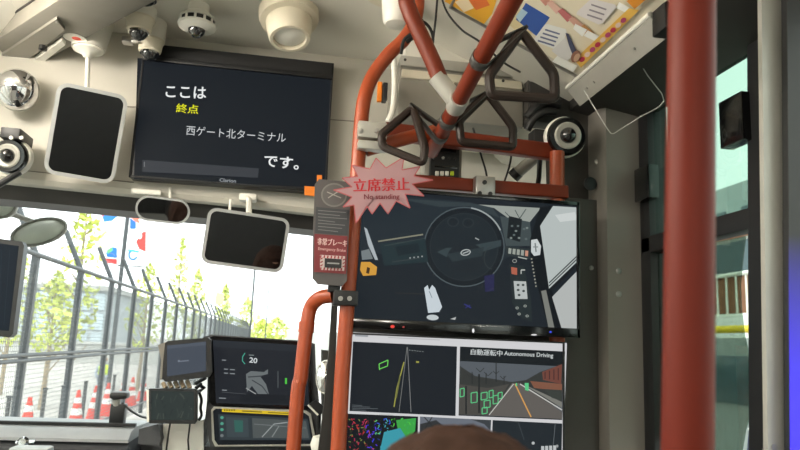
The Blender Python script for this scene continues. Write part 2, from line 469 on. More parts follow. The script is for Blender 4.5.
# round sticker on the ceiling
b = MB(); p = PZp(75, 38, CAMZ + .7995); b.lathe([(.03, 0), (.03, .0012)], p + V((0, 0, .0)), (0, 0, -1), 24)
st = thing('warning_sticker', 'round pale sticker with a red figure under the grey beam', 'sticker', p); obj('backing', b, 'white_plastic', st)
b = MB(); b.lathe([(.012, 0), (.012, .0016)], p + V((.004, 0, 0)), (0, 0, -1), 16); obj('red_figure', b, 'cone_red', st)

# ------------------------------------------------------------------ driver partition
b = MB(); b.box2((.13, 1.64, 0), (.70, 1.665, CAMZ + .30), .003)
pt = thing('driver_partition', 'dark grey partition panel behind the driver carrying both monitors', 'partition', (.45, 1.65, 0)); obj('panel', b, 'panel_grey', pt)
b = MB(); b.box2((.70, 1.655, 0), (.815, 1.70, CAMZ + .40), .003); obj('side_panel', b, 'panel_grey', pt)
b = MB(); b.prism([P(x, y, 1.705) for x, y in ((528, 72), (528, 118), (549, 124), (551, 205), (604, 205), (604, 72))], (0, .03, 0)); obj('upper_panel', b, 'panel_grey', pt)
for (px, py, r) in ((590, 184, .018), (591, 268, .006), (597, 162, .008)):
    p = P(px, py, 1.655); b = MB(); b.lathe([(r, 0), (r, .004), (r * .6, .006)], p, (0, -1, 0), 16); obj('panel_plug', b, 'black_plastic' if r > .01 else 'steel', pt)

# ------------------------------------------------------------------ monitors
def monitor(name, label, pts, Y, thick, bez, body_m, frame_m):
    """pts: four corners in image order TL TR BR BL on the plane Y"""
    cs = [P(x, y, Y) for x, y in pts]; x0 = (cs[0].x + cs[3].x) / 2; x1 = (cs[1].x + cs[2].x) / 2; z1 = (cs[0].z + cs[1].z) / 2; z0 = (cs[2].z + cs[3].z) / 2
    t = thing(name, label, 'monitor', ((x0 + x1) / 2, Y + thick / 2, z0))
    b = MB(); b.box2((x0, Y + .004, z0), (x1, Y + thick, z1), .006); obj('housing', b, body_m, t)
    b = MB()
    for (a, c) in (((x0, Y, z0), (x0 + bez[0], Y + .008, z1)), ((x1 - bez[1], Y, z0), (x1, Y + .008, z1)), ((x0, Y, z1 - bez[2]), (x1, Y + .008, z1)), ((x0, Y, z0), (x1, Y + .008, z0 + bez[3]))):
        b.box2(a, c, .0015)
    obj('bezel', b, frame_m, t)
    return t, x0, x1, z0, z1
# upper monitor: picture of the driver's seat
YM = 1.55
t, x0, x1, z0, z1 = monitor('driver_view_monitor', 'upper black monitor showing an empty driver seat and steering wheel', [(359, 183), (581, 203.5), (579, 336.5), (347.5, 329)], YM, .05, (.010, .008, .010, .022), 'black_plastic', 'black_gloss')
c = Canvas((0, YM + .003, 0), step=.000015)
c.poly([(356, 186), (579, 206), (577, 333), (346, 327)], (30, 36, 42))
c.poly([(358, 192), (470, 202), (505, 214), (520, 250), (500, 262), (425, 262), (360, 250)], (38, 46, 52))
c.poly([(395, 198), (470, 203), (492, 207), (500, 218), (470, 206), (440, 207)], (52, 62, 66))
c.poly([(478, 204.5), (541, 208), (529, 223), (508, 218), (494, 208)], (150, 156, 150))                 # windscreen
c.line([(505, 212), (512, 219)], .8, (70, 80, 80)); c.line([(515, 210), (521, 221)], .8, (70, 80, 80)); c.line([(526, 209), (518, 221)], 1, (80, 88, 86))
c.poly([(500, 216), (530, 222), (532, 246), (506, 246)], (64, 74, 76))                               # dashboard right
c.poly([(509, 216), (522, 219), (520, 242), (507, 238)], (28, 33, 36))
for i, (x, y) in enumerate(((512, 226), (516, 231), (524, 229), (527, 228), (514, 235), (519, 238), (526, 239), (511, 238), (518, 226))):
    c.ell(x, y, 1.4, 1.1, (120, 130, 128) if i % 2 else (92, 104, 104), 8)
c.poly([(505, 246), (530, 249), (530, 259), (507, 256)], (44, 52, 54))
for i in range(5): c.poly([(508.5 + i * 4.2, 248 + i * .6), (511.5 + i * 4.2, 248.5 + i * .6), (511 + i * 4.2, 254 + i * .6), (508.2 + i * 4.2, 253.5 + i * .6)], (150, 156, 148) if i != 4 else (190, 140, 120))
c.line([(518, 257), (527, 259)], 1, (170, 176, 170))
c.poly([(540, 207), (553, 205.5), (541, 226), (545, 262), (562, 331), (549, 331), (531, 262), (530, 240)], (20, 24, 28))   # door pillar
c.poly([(540, 226), (553, 206), (578, 207.5), (577, 262), (549, 289)], (178, 186, 184))                # side window
c.poly([(555, 215), (575, 212), (577, 220), (560, 222)], (200, 206, 204))
c.line([(549, 283), (577, 256)], 1.2, (60, 64, 66)); c.line([(549, 286), (577, 259)], 1.0, (30, 32, 34)); c.line([(550, 290), (577, 264)], 3.2, (26, 29, 32))
c.poly([(552, 297), (577, 271), (577, 332), (562, 330)], (176, 180, 178))
c.poly([(541, 291), (546, 290), (555, 331), (549, 331)], (120, 122, 116))
c.poly([(531, 240), (537, 239), (541, 246), (540, 255), (534, 256), (531, 252)], (196, 202, 202)); c.line([(535, 243), (536, 252)], 1.4, (120, 126, 126)); c.line([(533, 247), (538, 247)], 1, (120, 126, 126))
for i in range(9): c.ell(531.5 + i * .55, 259 + i * 3.4, .9, .9, (150, 150, 140), 8)
c.poly([(509, 264), (524, 266), (531, 300), (532, 322), (521, 318), (512, 303)], (38, 46, 48))
c.poly([(511, 267), (517, 268), (517, 275), (511.5, 274)], (170, 96, 76)); c.line([(521, 270), (525, 270)], 1.2, (180, 184, 180)); c.line([(521, 270), (521, 274)], 1, (180, 184, 180))
c.arc(514.5, 261, 2, 1.6, .7, (150, 154, 150))
c.poly([(513.5, 281), (526, 281.5), (527.5, 299), (515, 299)], (178, 184, 182))
for (x, y) in ((518, 285), (523, 285), (518, 290), (523.5, 291), (519, 295)): c.ell(x, y, 1.5, 1.2, (60, 66, 66), 8)
for (x, y) in ((517, 308), (525, 306), (527, 316), (519, 314)): c.ell(x, y, 1.7, 1.4, (150, 156, 150), 8); c.ell(x, y, .9, .7, (40, 46, 46), 8)
# steering wheel
c.ell(464, 247, 40, 39.5, (27, 32, 37)); c.ell(464, 247, 34, 33.5, (33, 40, 45))
c.ell(453, 222, 6, 5, (46, 54, 58)); c.ell(453, 222, 4.6, 3.8, (30, 36, 41)); c.ell(468, 223, 6, 5, (44, 52, 56)); c.ell(468, 223, 4.6, 3.8, (30, 36, 41)); c.line([(475, 238), (479, 240)], 1.2, (150, 156, 156))
c.arc(464, 247, 40, 39.5, 1.3, (74, 84, 88)); c.arc(464, 247, 40, 39.5, 1.5, (150, 158, 158), 280, 335)
c.arc(464, 247, 34, 33.5, .7, (46, 54, 58))
c.poly([(437, 252), (446, 248), (464, 247), (484, 243), (501, 240), (501, 246), (482, 252), (464, 254), (446, 257)], (54, 66, 70))
c.ell(466, 258, 19, 15, (33, 39, 44)); c.poly([(447, 254), (484, 247), (482, 256), (452, 262)], (44, 54, 58))
c.ell(465.5, 252.5, 5.2, 3.2, (176, 182, 182), rot=-.2); c.ell(465.5, 252.5, 4.1, 2.2, (44, 52, 56), rot=-.2); c.line([(462.5, 253.5), (468.5, 251.5)], 1, (176, 182, 182))
c.arc(492, 258, 8, 11, .8, (52, 60, 62), 90, 270, 20)
# left of the wheel
c.poly([(380, 244), (425, 239), (428, 262), (384, 266)], (36, 50, 54)); c.poly([(395, 247), (418, 243), (420, 252), (398, 256)], (30, 40, 45))
c.line([(378, 241.5), (423, 234.5)], 1.5, (126, 126, 110)); c.line([(384, 246), (424, 238.5)], .7, (60, 70, 70)); c.line([(392, 262), (420, 258)], 1, (56, 64, 66))
for i in range(4): c.ell(410 + i * 4, 258 - i * .5, .9, .9, (140, 146, 146), 8)
c.poly([(364, 227), (367, 229), (378, 260), (375, 260), (368, 245)], (168, 176, 180))
c.poly([(361, 251), (369, 249), (373, 259), (362, 260)], (116, 124, 126)); c.poly([(361, 262), (370, 262), (377, 267), (376, 275), (363, 276), (360, 270)], (206, 152, 62)); c.poly([(367, 267), (370, 268), (369, 274), (366, 273)], (70, 50, 30))
c.poly([(424, 288), (427.5, 285), (429, 290), (432, 285), (435, 288), (442, 307), (439, 312), (428, 313)], (196, 206, 212)); c.line([(429, 291), (432, 298)], .7, (120, 132, 140))
c.ell(432.5, 317.5, 6, 2.8, (190, 198, 200), rot=.05); c.poly([(450, 319), (456, 317), (455, 320)], (176, 180, 178))
c.poly([(484, 276), (494, 274), (494, 291), (485, 292)], (40, 40, 74)); c.line([(464, 304), (471, 308)], 1.2, (52, 54, 120)); c.line([(465, 308), (470, 305)], 1, (46, 48, 110))
c.line([(395, 293), (424, 294)], 1, (50, 50, 48)); c.line([(360, 319), (375, 321)], .8, (70, 74, 78))
c.build('screen_image', 'screen', t)
for (x, y, rx, ry, k) in ((392.5, 326.5, 2.2, 1.7, (230, 70, 60)), (403.5, 327, 1.3, 1, (150, 60, 56)), (473.2, 330.7, 1.2, 2.2, (240, 240, 240)), (534, 334.8, 3, .8, (220, 220, 220)), (550.5, 332, 1.2, 1, (60, 80, 230))):
    c = Canvas((0, YM, 0), step=.0003); c.ell(x, y, rx, ry, k, 12); c.build('indicator_light', 'screen', t)
# lower monitor: four pictures of the automated driving system
t, x0, x1, z0, z1 = monitor('driving_status_monitor', 'lower white edged monitor showing lidar views and road camera picture', [(349.5, 332), (567, 342.5), (563, 478), (340, 468)], YM + .004, .05, (.004, .005, .004, .012), 'black_plastic', 'black_plastic')
c = Canvas((0, YM + .007, 0), step=.000015)
c.poly([(349, 332), (567, 343), (562, 478), (339, 466)], (206, 206, 208)); c.line([(355, 335.2), (368, 335.9)], 2.2, (150, 153, 158))
c.line([(388, 337.5), (440, 340)], .7, (170, 172, 174))
c.poly([(353, 341.5), (457, 346.5), (455.5, 416), (349.5, 411)], (28, 32, 38))
c.line([(407, 347), (399, 412)], .7, (110, 112, 110)); c.line([(407.5, 347), (411, 412)], .7, (120, 122, 122)); c.line([(404, 362), (397, 388), (394, 407)], 1.2, (150, 150, 70)); c.line([(400, 376), (396, 398)], 1.6, (110, 112, 60))
c.line([(379, 364), (388, 360), (387.5, 366), (379.5, 369)], .9, (110, 210, 90), True); c.line([(379, 364), (379.5, 370)], .9, (110, 210, 90))
for i in range(6): c.line([(409 + i * 2.6, 350 + i * .3), (410.5 + i * 2.6, 350.3 + i * .3)], .8, (120, 126, 126))
for i in range(4): c.line([(352, 405 + i * 1.6), (352 + (10, 18, 26, 14)[i], 405.5 + i * 1.6)], .6, (90, 96, 100))
c.poly([(416, 361), (419, 361.2), (419, 363), (416, 362.8)], (150, 150, 70))
# road camera
c.poly([(460, 346.5), (565, 351.5), (562, 420), (458.5, 415.5)], (26, 30, 33))
[c.text('自動運転中', 470.5 + d, 354.8, 502 + d, 356.4, 6, (200, 206, 206)) for d in (0, .3)]; c.text('Autonomous Driving', 504, 356.6, 553, 358.9, 5.6, (204, 210, 210), .012)
c.poly([(460, 361), (564, 366.5), (562, 419), (458.5, 414.5)], (86, 92, 98))
c.poly([(460, 366), (475, 376), (500, 380), (512, 382), (526, 380), (540, 372), (563, 364), (562, 405), (459, 408)], (54, 56, 54))
c.poly([(459, 384), (488, 388), (509, 384), (489, 415.5), (458.6, 414.4)], (74, 72, 68))
c.poly([(512, 383), (519, 383), (562, 412), (562, 419), (489, 415.6)], (96, 92, 88))
c.line([(513.5, 384), (489, 415)], 1, (186, 186, 180)); c.line([(515, 384), (531, 417)], 1.3, (206, 152, 84)); c.line([(520, 384), (562, 410)], 1.2, (190, 190, 186))
c.poly([(522, 383.5), (562, 402), (562, 408)], (120, 120, 114))
c.poly([(542, 372), (562, 364), (561, 384), (543, 380)], (112, 68, 58)); 
for i in range(4): c.line([(545 + i * 4.4, 372 - i * 1.3), (545 + i * 4.4, 379 + i * .4)], 1.2, (74, 46, 44))
c.poly([(530, 381), (562, 384), (562, 391), (534, 388)], (126, 84, 66)); c.poly([(544, 389), (562, 390), (561, 400), (552, 398)], (58, 62, 58))
for (x, y0, y1, w_) in ((466, 386, 414, 1.6), (479, 374, 413, 1.8), (496, 362, 382, 1), (472, 372, 384, .9), (486, 373, 384, 1), (504, 376, 384, .8)): c.line([(x, y0), (x, y1)], w_, (38, 40, 40))
for (x, y, a) in ((480, 372, 4), (488, 376, 4), (496, 374, 3), (470, 377, 3), (503, 379, 3)): c.line([(x - a, y - a), (x, y), (x + a, y - a)], .7, (46, 48, 48))
for (x, y, w_, h) in ((460, 389, 4, 7), (471, 393, 6, 9), (481, 393, 6, 6), (489, 391, 4, 6), (493, 396, 5, 7), (484, 401, 6, 6), (498, 393, 4, 5), (482, 408, 5, 5)):
    c.line([(x, y), (x + w_, y - 1), (x + w_, y + h), (x, y + h + 1)], .9, (92, 196, 132), True)
c.poly([(524.5, 383), (528.5, 383), (528.5, 391), (525, 390)], (92, 196, 132)); c.poly([(515.5, 383), (517, 383), (517, 386), (515.5, 386)], (92, 196, 132))
# point cloud
c.poly([(345, 413.5), (418, 416.5), (417, 471), (340, 466)], (22, 24, 28)); c.line([(379, 414.2), (393, 415)], .9, (190, 190, 190))
rnd = random.Random(3)
c.poly([(396, 420), (416, 418), (415, 431), (408, 438), (398, 431)], (60, 160, 70)); c.poly([(384, 432), (400, 428), (408, 440), (398, 455), (380, 450)], (58, 150, 166))
for i in range(420):
    x, y = 347 + rnd.random() * 68, 418 + rnd.random() * 38
    if x > 392: k = ((70, 190, 84), (90, 206, 70), (58, 160, 90))[i % 3]
    elif x > 376: k = ((66, 160, 176), (60, 90, 200), (100, 190, 110))[i % 3]
    elif x > 366: k = ((90, 60, 210), (60, 60, 200), (180, 60, 80))[i % 3]
    else: k = ((186, 60, 60), (160, 40, 80), (120, 130, 70))[i % 3]
    c.k = 60 + i % 5
    L = 1 + rnd.random() * 2.6; an = rnd.random() * 3; c.line([(x, y), (x + L * math.cos(an), y + L * math.sin(an))], .9, k)
c.k = 66
c.poly([(420, 416.5), (491, 420), (489, 476), (418, 472)], (104, 110, 120)); c.poly([(420, 424), (436, 420), (446, 428), (420, 432)], (50, 52, 54)); c.line([(424, 417), (436, 430)], 1, (40, 42, 44)); c.line([(432, 417), (424, 430)], 1, (40, 42, 44))
c.poly([(470, 419), (491, 420), (490, 430), (484, 424)], (60, 64, 68))
c.poly([(492.5, 420), (562, 423.5), (561, 477), (490.5, 474)], (34, 40, 45)); c.line([(555, 424), (553, 446)], .7, (90, 96, 100)); c.line([(518, 422), (524, 440)], .6, (70, 76, 80))
for i in range(4): c.poly([(541 + i * 4, 446 - i * .2), (544 + i * 4, 446 - i * .2), (544 + i * 4, 452), (541 + i * 4, 452)], (186, 190, 190))
c.ell(533, 443, 1.6, 1.6, (180, 184, 184), 10); c.ell(557, 446, 1.3, 1.6, (150, 154, 154), 10)
c.build('screen_image', 'screen', t)

# destination display on the header
YS = 2.0
t, x0, x1, z0, z1 = monitor('stop_display', 'wide black display with Japanese stop text above the windscreen', [(138, 45.5), (333.5, 60), (327, 189.5), (133.5, 180)], YS, .055, (.006, .006, .05, .006), 'black_plastic', 'rubber')
c = Canvas((0, YS + .003, 0), step=.0001)
c.poly([(137.5, 58), (332, 73), (327, 188), (134, 179)], (26, 31, 38)); c.build('screen_image', 'screen_dim', t)
c = Canvas((0, YS + .0015, 0), step=.0003)
c.text('ここは', 165.5, 97.2, 206, 99, 12, (236, 238, 238), .015); [c.text('終点', 175.8 + d, 112.4, 197.8 + d, 114.2, 9, (226, 226, 30)) for d in (0, .4)]
c.text('西ゲート北ターミナル', 186, 135, 285.5, 142.8, 9.5, (205, 208, 210), 0); c.text('です。', 263.5, 166.5, 298.5, 170, 12, (236, 238, 238), .015)
c.poly([(142.5, 160), (259, 168.5), (258, 178), (142.5, 172)], (58, 61, 66)); c.line([(144.5, 162), (144.5, 167)], .8, (130, 132, 134))
c.text('Clarion', 219.5, 181.8, 236, 183, 3.6, (150, 154, 158), .02)
c.build('screen_lettering', 'screen', t)
b = MB(); a = P(137.5, 59, YS - .004); e = P(332, 73.5, YS - .004); b.box2((x0 + .002, YS - .008, a.z - .0015), (x1 - .002, YS + .002, a.z + .012), .002); obj('hood_lip', b, 'black_plastic', t)

# ------------------------------------------------------------------ tubes and rails
TR = .0172
def rail_part(name, pts, m, parent, r=TR, k=8): 
    b = MB(); b.tube(pts, r, 18, True, k); return obj(name, b, m, parent)
# pole with curved head beside the monitors
YP = 1.553
root = thing('partition_rail', 'orange tube frame around the monitors with a pole bending up to the ceiling', 'handrail', V((P(341, 440, YP).x, YP, 0)))
top = P(361, 118, YP)
pp = [V((P(342, 440, YP).x, YP, 0)), P(338, 455, YP), P(345, 335, YP), P(358, 165, YP), P(361.5, 118, YP), P(365.5, 94, YP), P(374, 74, 1.57), P(389, 54, 1.56), P(405, 38, 1.55), P(416, 16, 1.54), V((P(418, -2, 1.53).x, 1.53, ZC - .002))]
rail_part('pole', pp[:4] , 'orange_tube', root, k=6); rail_part('curved_head', pp[3:], 'orange_tube', root)
# upper and lower cross bars, right upright
rail_part('cross_bar', [P(366, 150, YP), P(400, 140, YP + .0), P(436, 131, YP)], 'orange_tube', root, .0165)
b = MB()
def flatbar(p, q, h, d): 
    e = (q - p); L = e.length; e = e.normalized(); nz = V((0, 1, 0)); nz = (nz - nz.dot(e) * e).normalized(); R = Matrix((e, nz, e.cross(nz))).transposed()
    return MB().box((p + q) / 2, (L, d, h), R, .006, 3)
obj('upper_bar', flatbar(P(384, 131, 1.63), P(562, 153.5, 1.63), .042, .03), 'red_tube', root)
obj('lower_bar', flatbar(P(392, 180.5, 1.60), P(567, 193, 1.60), .034, .03), 'red_tube', root)
b = MB(); a = P(557, 205, 1.61); e = P(556, 152, 1.61); b.tube([V((a.x, 1.61, 1.2)), V((a.x, 1.61, e.z))], .019, 18); obj('upright', b, 'orange_tube', root)
b = MB(); b.box(P(484, 187, 1.575), (.05, .03, .05), None, .004); fx = obj('clamp', b, 'steel', root); fx['label'] = 'grey clamp plate with two bolts'
for (x, y) in ((479.5, 193.5), (490, 194), (484.5, 182.5)):
    b = MB(); b.lathe([(.0055, 0), (.0055, .004), (.003, .005)], P(x, y, 1.56), (0, -1, 0), 10); obj('bolt', b, 'black_plastic', fx)
for (py, h) in ((131, .042), (146, .022)):
    b = MB(); b.box(P(372, py + .5, 1.530), (.068, .03, h * .95), None, .003); pl = obj('clamp', b, 'alu', root)
    for x in (361, 377):
        if py == 131:
            b = MB(); b.lathe([(.006, 0), (.006, .003), (.003, .004)], P(x, py, 1.515), (0, -1, 0), 10); obj('bolt', b, 'steel', pl)
# small hoop rail joined to the pole
hp = thing('hoop_rail', 'short orange handrail with a rounded top clamped to the pole', 'handrail', (P(297, 440, 1.60).x, 1.60, 0))
rail_part('tube', [V((P(294, 450, 1.60).x, 1.60, 0)), P(293, 455, 1.60), P(301, 375, 1.60), P(307, 325, 1.60), P(311, 307, 1.60), P(320, 298, 1.58), P(333, 295.5, 1.565)], 'orange_tube', hp, .0165)
b = MB(); b.lathe([(.0185, -.012), (.0185, .012)], P(306.5, 327, 1.60), (.03, 0, 1), 18); obj('collar', b, 'orange_tube', hp)
b = MB(); b.box(P(345, 298.5, 1.545), (.055, .05, .034), None, .004); ck = obj('clamp', b, 'black_plastic', hp)
for x in (340.5, 349.5):
    b = MB(); b.lathe([(.0055, 0), (.0055, .003)], P(x, 298.5, 1.5205), (0, -1, 0), 10); obj('bolt', b, 'steel', ck)
# ceiling rail that carries the straps, with its drop tube
ra = P(431.5, 152, 1.585); rb = P(512, 0, 1.0); rdir = (rb - ra)
rr = thing('ceiling_rail', 'long glossy orange ceiling rail sloping up towards the viewer', 'handrail', (ra + rdir * .5))
rail_part('rail', [ra, ra + rdir, ra + rdir * 1.9], 'red_tube', rr, TR, 4)
def on_rail(t): return ra + rdir * t
tj = None
best = 1e9
for i in range(200):
    p = on_rail(i / 200); c_ = W2C.transposed() @ (p - O); py = 225 + FPX * c_.y / c_.z
    if abs(py - 103) < best: best = abs(py - 103); tj = i / 200
J = on_rail(tj); Yj = J.y
rail_part('drop_tube', [P(441, 82, Yj), P(433, 62, Yj - .0), P(420, 34, Yj), P(410, 12, Yj), P(406, -8, Yj), V((P(405, -30, Yj).x, Yj, ZC + .0))], 'red_tube', rr, .018)
b = MB(); b.tube([P(436, 76, Yj) , J], [.0195, .0195], 16); obj('tee_socket', b, 'alu', rr)
dn = rdir.normalized()
b = MB(); b.lathe([(.0205, -.022), (.0215, -.016), (.0215, .016), (.0205, .022)], J, dn, 20); obj('tee_collar', b, 'alu', rr)
# hanging strap handles
def strap(label, tri, Y3, trail, r=.0085):
    """tri: image corners of the grip, rounded; hung from the rail at parameter trail"""
    cs = [P(x, y, yy) for (x, y), yy in zip(tri, Y3)]
    pts = []
    for i in range(len(cs)):
        a, b_, c_ = cs[i - 1], cs[i], cs[(i + 1) % len(cs)]
        rr_ = .007 if i else .010
        p = b_ + (a - b_).normalized() * rr_ * 1.5; q = b_ + (c_ - b_).normalized() * rr_ * 1.5
        for k in range(6):
            u = k / 5; pts.append((1 - u) ** 2 * p + 2 * u * (1 - u) * b_ + u * u * q)
        nxt = c_ + (b_ - c_).normalized() * .0105
        for k in (1, 2): pts.append(q + (nxt - q) * k / 3)
    rl = on_rail(trail)
    t = thing('strap_handle', label, 'strap handle', rl, 'strap handles on the ceiling rail')
    b = MB(); b.ring(pts, r, 10); obj('grip', b, 'brown_plastic', t)
    # belt: around the rail, then down to the apex of the grip
    apex = cs[0] + V((0, 0, -.002)); bw = .012
    u = dn; side_ = V((1, 0, 0)); side_ = (side_ - side_.dot(u) * u).normalized(); vv = u.cross(side_)
    down = apex - rl; down -= down.dot(u) * u; dd = down.normalized(); sd = u.cross(dd)
    path = [apex + dd * .012 + sd * .003]
    for k in range(13):
        an = math.radians(-20 + 220 * k / 12); path.append(rl + (sd * math.cos(an) - dd * math.sin(an)) * .0195)
    path.append(apex + dd * .012 - sd * .003)
    vs = []; fs = []
    for p in path:
        for e in (-bw, bw): vs.append(p + u * e)
    for i in range(len(path) - 1): fs.append([2 * i, 2 * i + 1, 2 * i + 3, 2 * i + 2])
    fs.append([0, 1, len(vs) - 1, len(vs) - 2])
    b = MB(); b.add(vs, fs); ob = obj('belt', b, 'strap_belt', t)
    sm = ob.modifiers.new('thick', 'SOLIDIFY'); sm.thickness = .002
    return t
strap('brown triangular strap handle nearest the viewer in front of the posters', [(521, 31), (554, 74), (555, 99), (491, 95), (489, 76)], [1.17] * 5, .70, .0098)
strap('brown triangular strap handle hanging in the middle above the fare unit', [(487, 93), (513, 127), (513, 147), (461, 142), (459, 121)], [1.42] * 5, .28, .0098)
strap('small brown strap handle turned sideways at the far end of the rail', [(413, 108), (425, 148), (423, 163), (383, 147), (381, 135)], (1.50, 1.45, 1.45, 1.50, 1.50), .16, .0098)

# ------------------------------------------------------------------ big pole close to the viewer
pc = P(691, 225, .415)
b = MB(); pt_, pb_ = P(692, 0, .415), P(687.5, 450, .415); sl = (pt_ - pb_) / (pt_.z - pb_.z); pf = pb_ - sl * pb_.z; b.tube([pf, pb_, pt_, pb_ + sl * (CAMZ + .84 - pb_.z)], .0160, 40); pc = pf
st = thing('stanchion_pole', 'thick red vertical stanchion pole close to the viewer on the right', 'pole', (pc.x, pc.y, 0)); obj('tube', b, 'stanchion_backlit_red', st)
b = MB(); b.lathe([(.04, 0), (.04, .006), (.022, .02)], (pc.x, pc.y, 0), (0, 0, 1), 24); obj('floor_flange', b, 'steel', st)
# pale post and panel glowing blue at the right edge
a = P(762, 300, 1.0); e = P(782, 300, 1.0)
b = MB(); q4 = [P(761, -25, 1.0), P(781, -25, 1.0), P(788, 470, 1.0), P(768, 470, 1.0)]; b.prism(q4, (0, .010, 0)); q5 = [q4[3], q4[2], V((q4[2].x, 1.0, 0)), V((q4[3].x, 1.0, 0))]; b.prism(q5, (0, .010, 0)); ps = thing('side_post', 'pale grey square post standing at the right wall', 'post', ((a.x + e.x) / 2, 1.015, 0)); obj('tube', b, 'alu', ps)
p = P(774, 447, 1.0); b = MB(); b.lathe([(.005, 0), (.005, .002)], p, (0, -1, 0), 10); obj('screw', b, 'steel', ps)
a = P(787, 300, .98); tb = thing('glow_side_panel', 'dark panel glowing blue towards the bottom at the right edge', 'panel', (a.x + .04, .97, P(800, 480, .98).z))
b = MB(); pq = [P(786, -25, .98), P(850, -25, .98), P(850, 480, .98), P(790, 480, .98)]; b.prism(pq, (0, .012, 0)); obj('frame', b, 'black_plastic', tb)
b = MB(); b.prism([P(787, -20, .977), P(848, -20, .977), P(848, 478, .977), P(791, 478, .977)], (0, .002, 0)); obj('glow_face', b, 'glow_blue', tb)

# ------------------------------------------------------------------ posters and rail of the cove
pn = V((.855 - .685, 0, .345 - .735)); pn = V((-(.855 - .685), 0, -(.735 - .345))).normalized()
pa = V((.345, 0, CAMZ + .855)) + pn * .004
t = thing('ceiling_poster', 'colourful poster panel with blue and cream pictures on the sloping ceiling', 'poster', (.55, 1.2, CAMZ + .75))
def cove(x, y, off=.0):
    u = (x - .345) / .39; return V((x, y, CAMZ + .855 - .17 * u)) + pn * off
b = MB(); b.prism([cove(.375, .75, .001), cove(.375, 1.545, .001), cove(.705, 1.545, .001), cove(.705, .75, .001)], pn * .004); obj('board', b, 'cream_plastic', t)
c = Canvas(cove(.375, 1, .0052), pn, .0002)
c.poly([(444, 1), (470, -14), (500, -10), (492, 14), (484, 24)], (238, 178, 50)); c.poly([(455, 2), (466, -4), (474, 8), (464, 12)], (246, 226, 190)); c.poly([(468, -2), (482, -8), (490, 5), (476, 10)], (222, 110, 46))
c.poly([(497, 30), (560, -60), (640, -60), (652, -2), (577, 70)], (232, 222, 198))
c.poly([(508, 24), (520, 8), (534, 26), (530, 40)], (224, 206, 160)); c.poly([(526, 2.5), (550, 17), (537, 36), (516, 19)], (40, 84, 168)); c.poly([(516, 16), (522, 8), (528, 12), (520, 22)], (176, 206, 224))
c.poly([(545, 24), (548, 23.5), (566, 28.5), (567, 32), (560, 48), (557, 49.5), (536, 41), (534.5, 38)], (238, 238, 234))
for i in range(4): c.line([(545.5 - i * 2.4, 29 + i * 3.6), (560 - i * 1.8, 33.5 + i * 3.8)], 1.6, (96, 104, 140))
c.poly([(566, 32), (569, 33), (577, 50), (572, 55)], (70, 76, 104)); c.poly([(552, 50), (566, 36), (573, 54), (567, 62)], (226, 224, 222))
for i in range(5): c.poly([(536 + i * 11, -6 + i * 8), (541 + i * 11, -9 + i * 8), (551 + i * 11, 0 + i * 8), (546 + i * 11, 5 + i * 8)], ((214, 150, 132), (228, 186, 170), (196, 110, 110), (216, 168, 150), (206, 150, 90))[i])
c.poly([(592, -3), (616, 3), (617, 6), (603, 22), (599, 23), (577, 13), (578, 10)], (232, 226, 226))
for i in range(3): c.line([(592 - i * 2, 3 + i * 5), (607 - i * 2, 8 + i * 5)], 1.6, (150, 140, 150))
c.poly([(576, 22), (588, 28), (583, 35), (574, 27)], (252, 252, 248)); c.poly([(588.5, 28.5), (601, 35), (597, 40), (584.5, 34)], (252, 252, 248)); c.poly([(620, 0), (635, 8), (631, 13), (617, 6)], (252, 252, 248))
c.poly([(558, 54), (578, 64), (574, 70), (553, 60)], (252, 252, 246)); c.poly([(575, 58), (630, 6), (640, 8), (582, 66)], (236, 190, 90))
for i in range(9): c.ell(583 + i * 5.2, 57.5 - i * 5, 3.2, 2.4, ((196, 54, 84), (236, 208, 200), (186, 70, 116))[i % 3], 10, -.7)
c.ell(577, 54, 4.5, 6.5, (150, 100, 78), 16, .5); c.ell(578, 55, 2.8, 4.6, (210, 170, 140), 14, .5)
c.poly([(628, -2), (644, -14), (650, -6), (636, 6)], (226, 150, 50))
c.build('poster_print', 'print', t)
b = MB(); b.tube([cove(.36, .75, .004), cove(.36, 1.56, .004), cove(.70, 1.56, .004)], .004, 8); obj('edge_strip', b, 'steel', t)
# pale ledge below the poster
t = thing('cove_ledge', 'pale aluminium ledge running along the lower edge of the posters', 'ledge', (.755, 1.4, CAMZ + .62))
b = MB(); b.prism([(.698, 1.20, CAMZ + .715), (.714, 1.20, CAMZ + .715), (.742, 1.20, CAMZ + .70), (.742, 1.20, CAMZ + .650), (.732, 1.20, CAMZ + .642), (.698, 1.20, CAMZ + .682)], (0, .42, 0)); obj('profile', b, 'alu', t)
b = MB(); b.tube([(.696, 1.2, CAMZ + .689), (.696, 1.62, CAMZ + .689)], .0055, 8); obj('bead', b, 'white_plastic', t)
for y in (1.30, 1.50, 1.54):
    b = MB(); b.lathe([(.003, 0), (.003, .002)], (.7155, y, CAMZ + .6605), (-.8, 0, -.6), 8); obj('screw', b, 'steel', t)
b = MB(); b.box((.727, 1.18, CAMZ + .67), (.05, .05, .06), None, .004); obj('end_bracket', b, 'black_plastic', t)
b = MB(); b.tube([P(632, 50, 1.36), P(648, 76, 1.38), P(664, 101, 1.40), P(640, 117, 1.44), P(617, 131.5, 1.48), P(613, 133.5, 1.485), P(609, 131, 1.49), P(597, 112, 1.50), P(584, 90, 1.52)], .0013, 6, True, 3)
tag(obj('hanging_wire', b, 'wire_steel'), 'thin bare wire loop hanging from the pale ledge', 'wire')

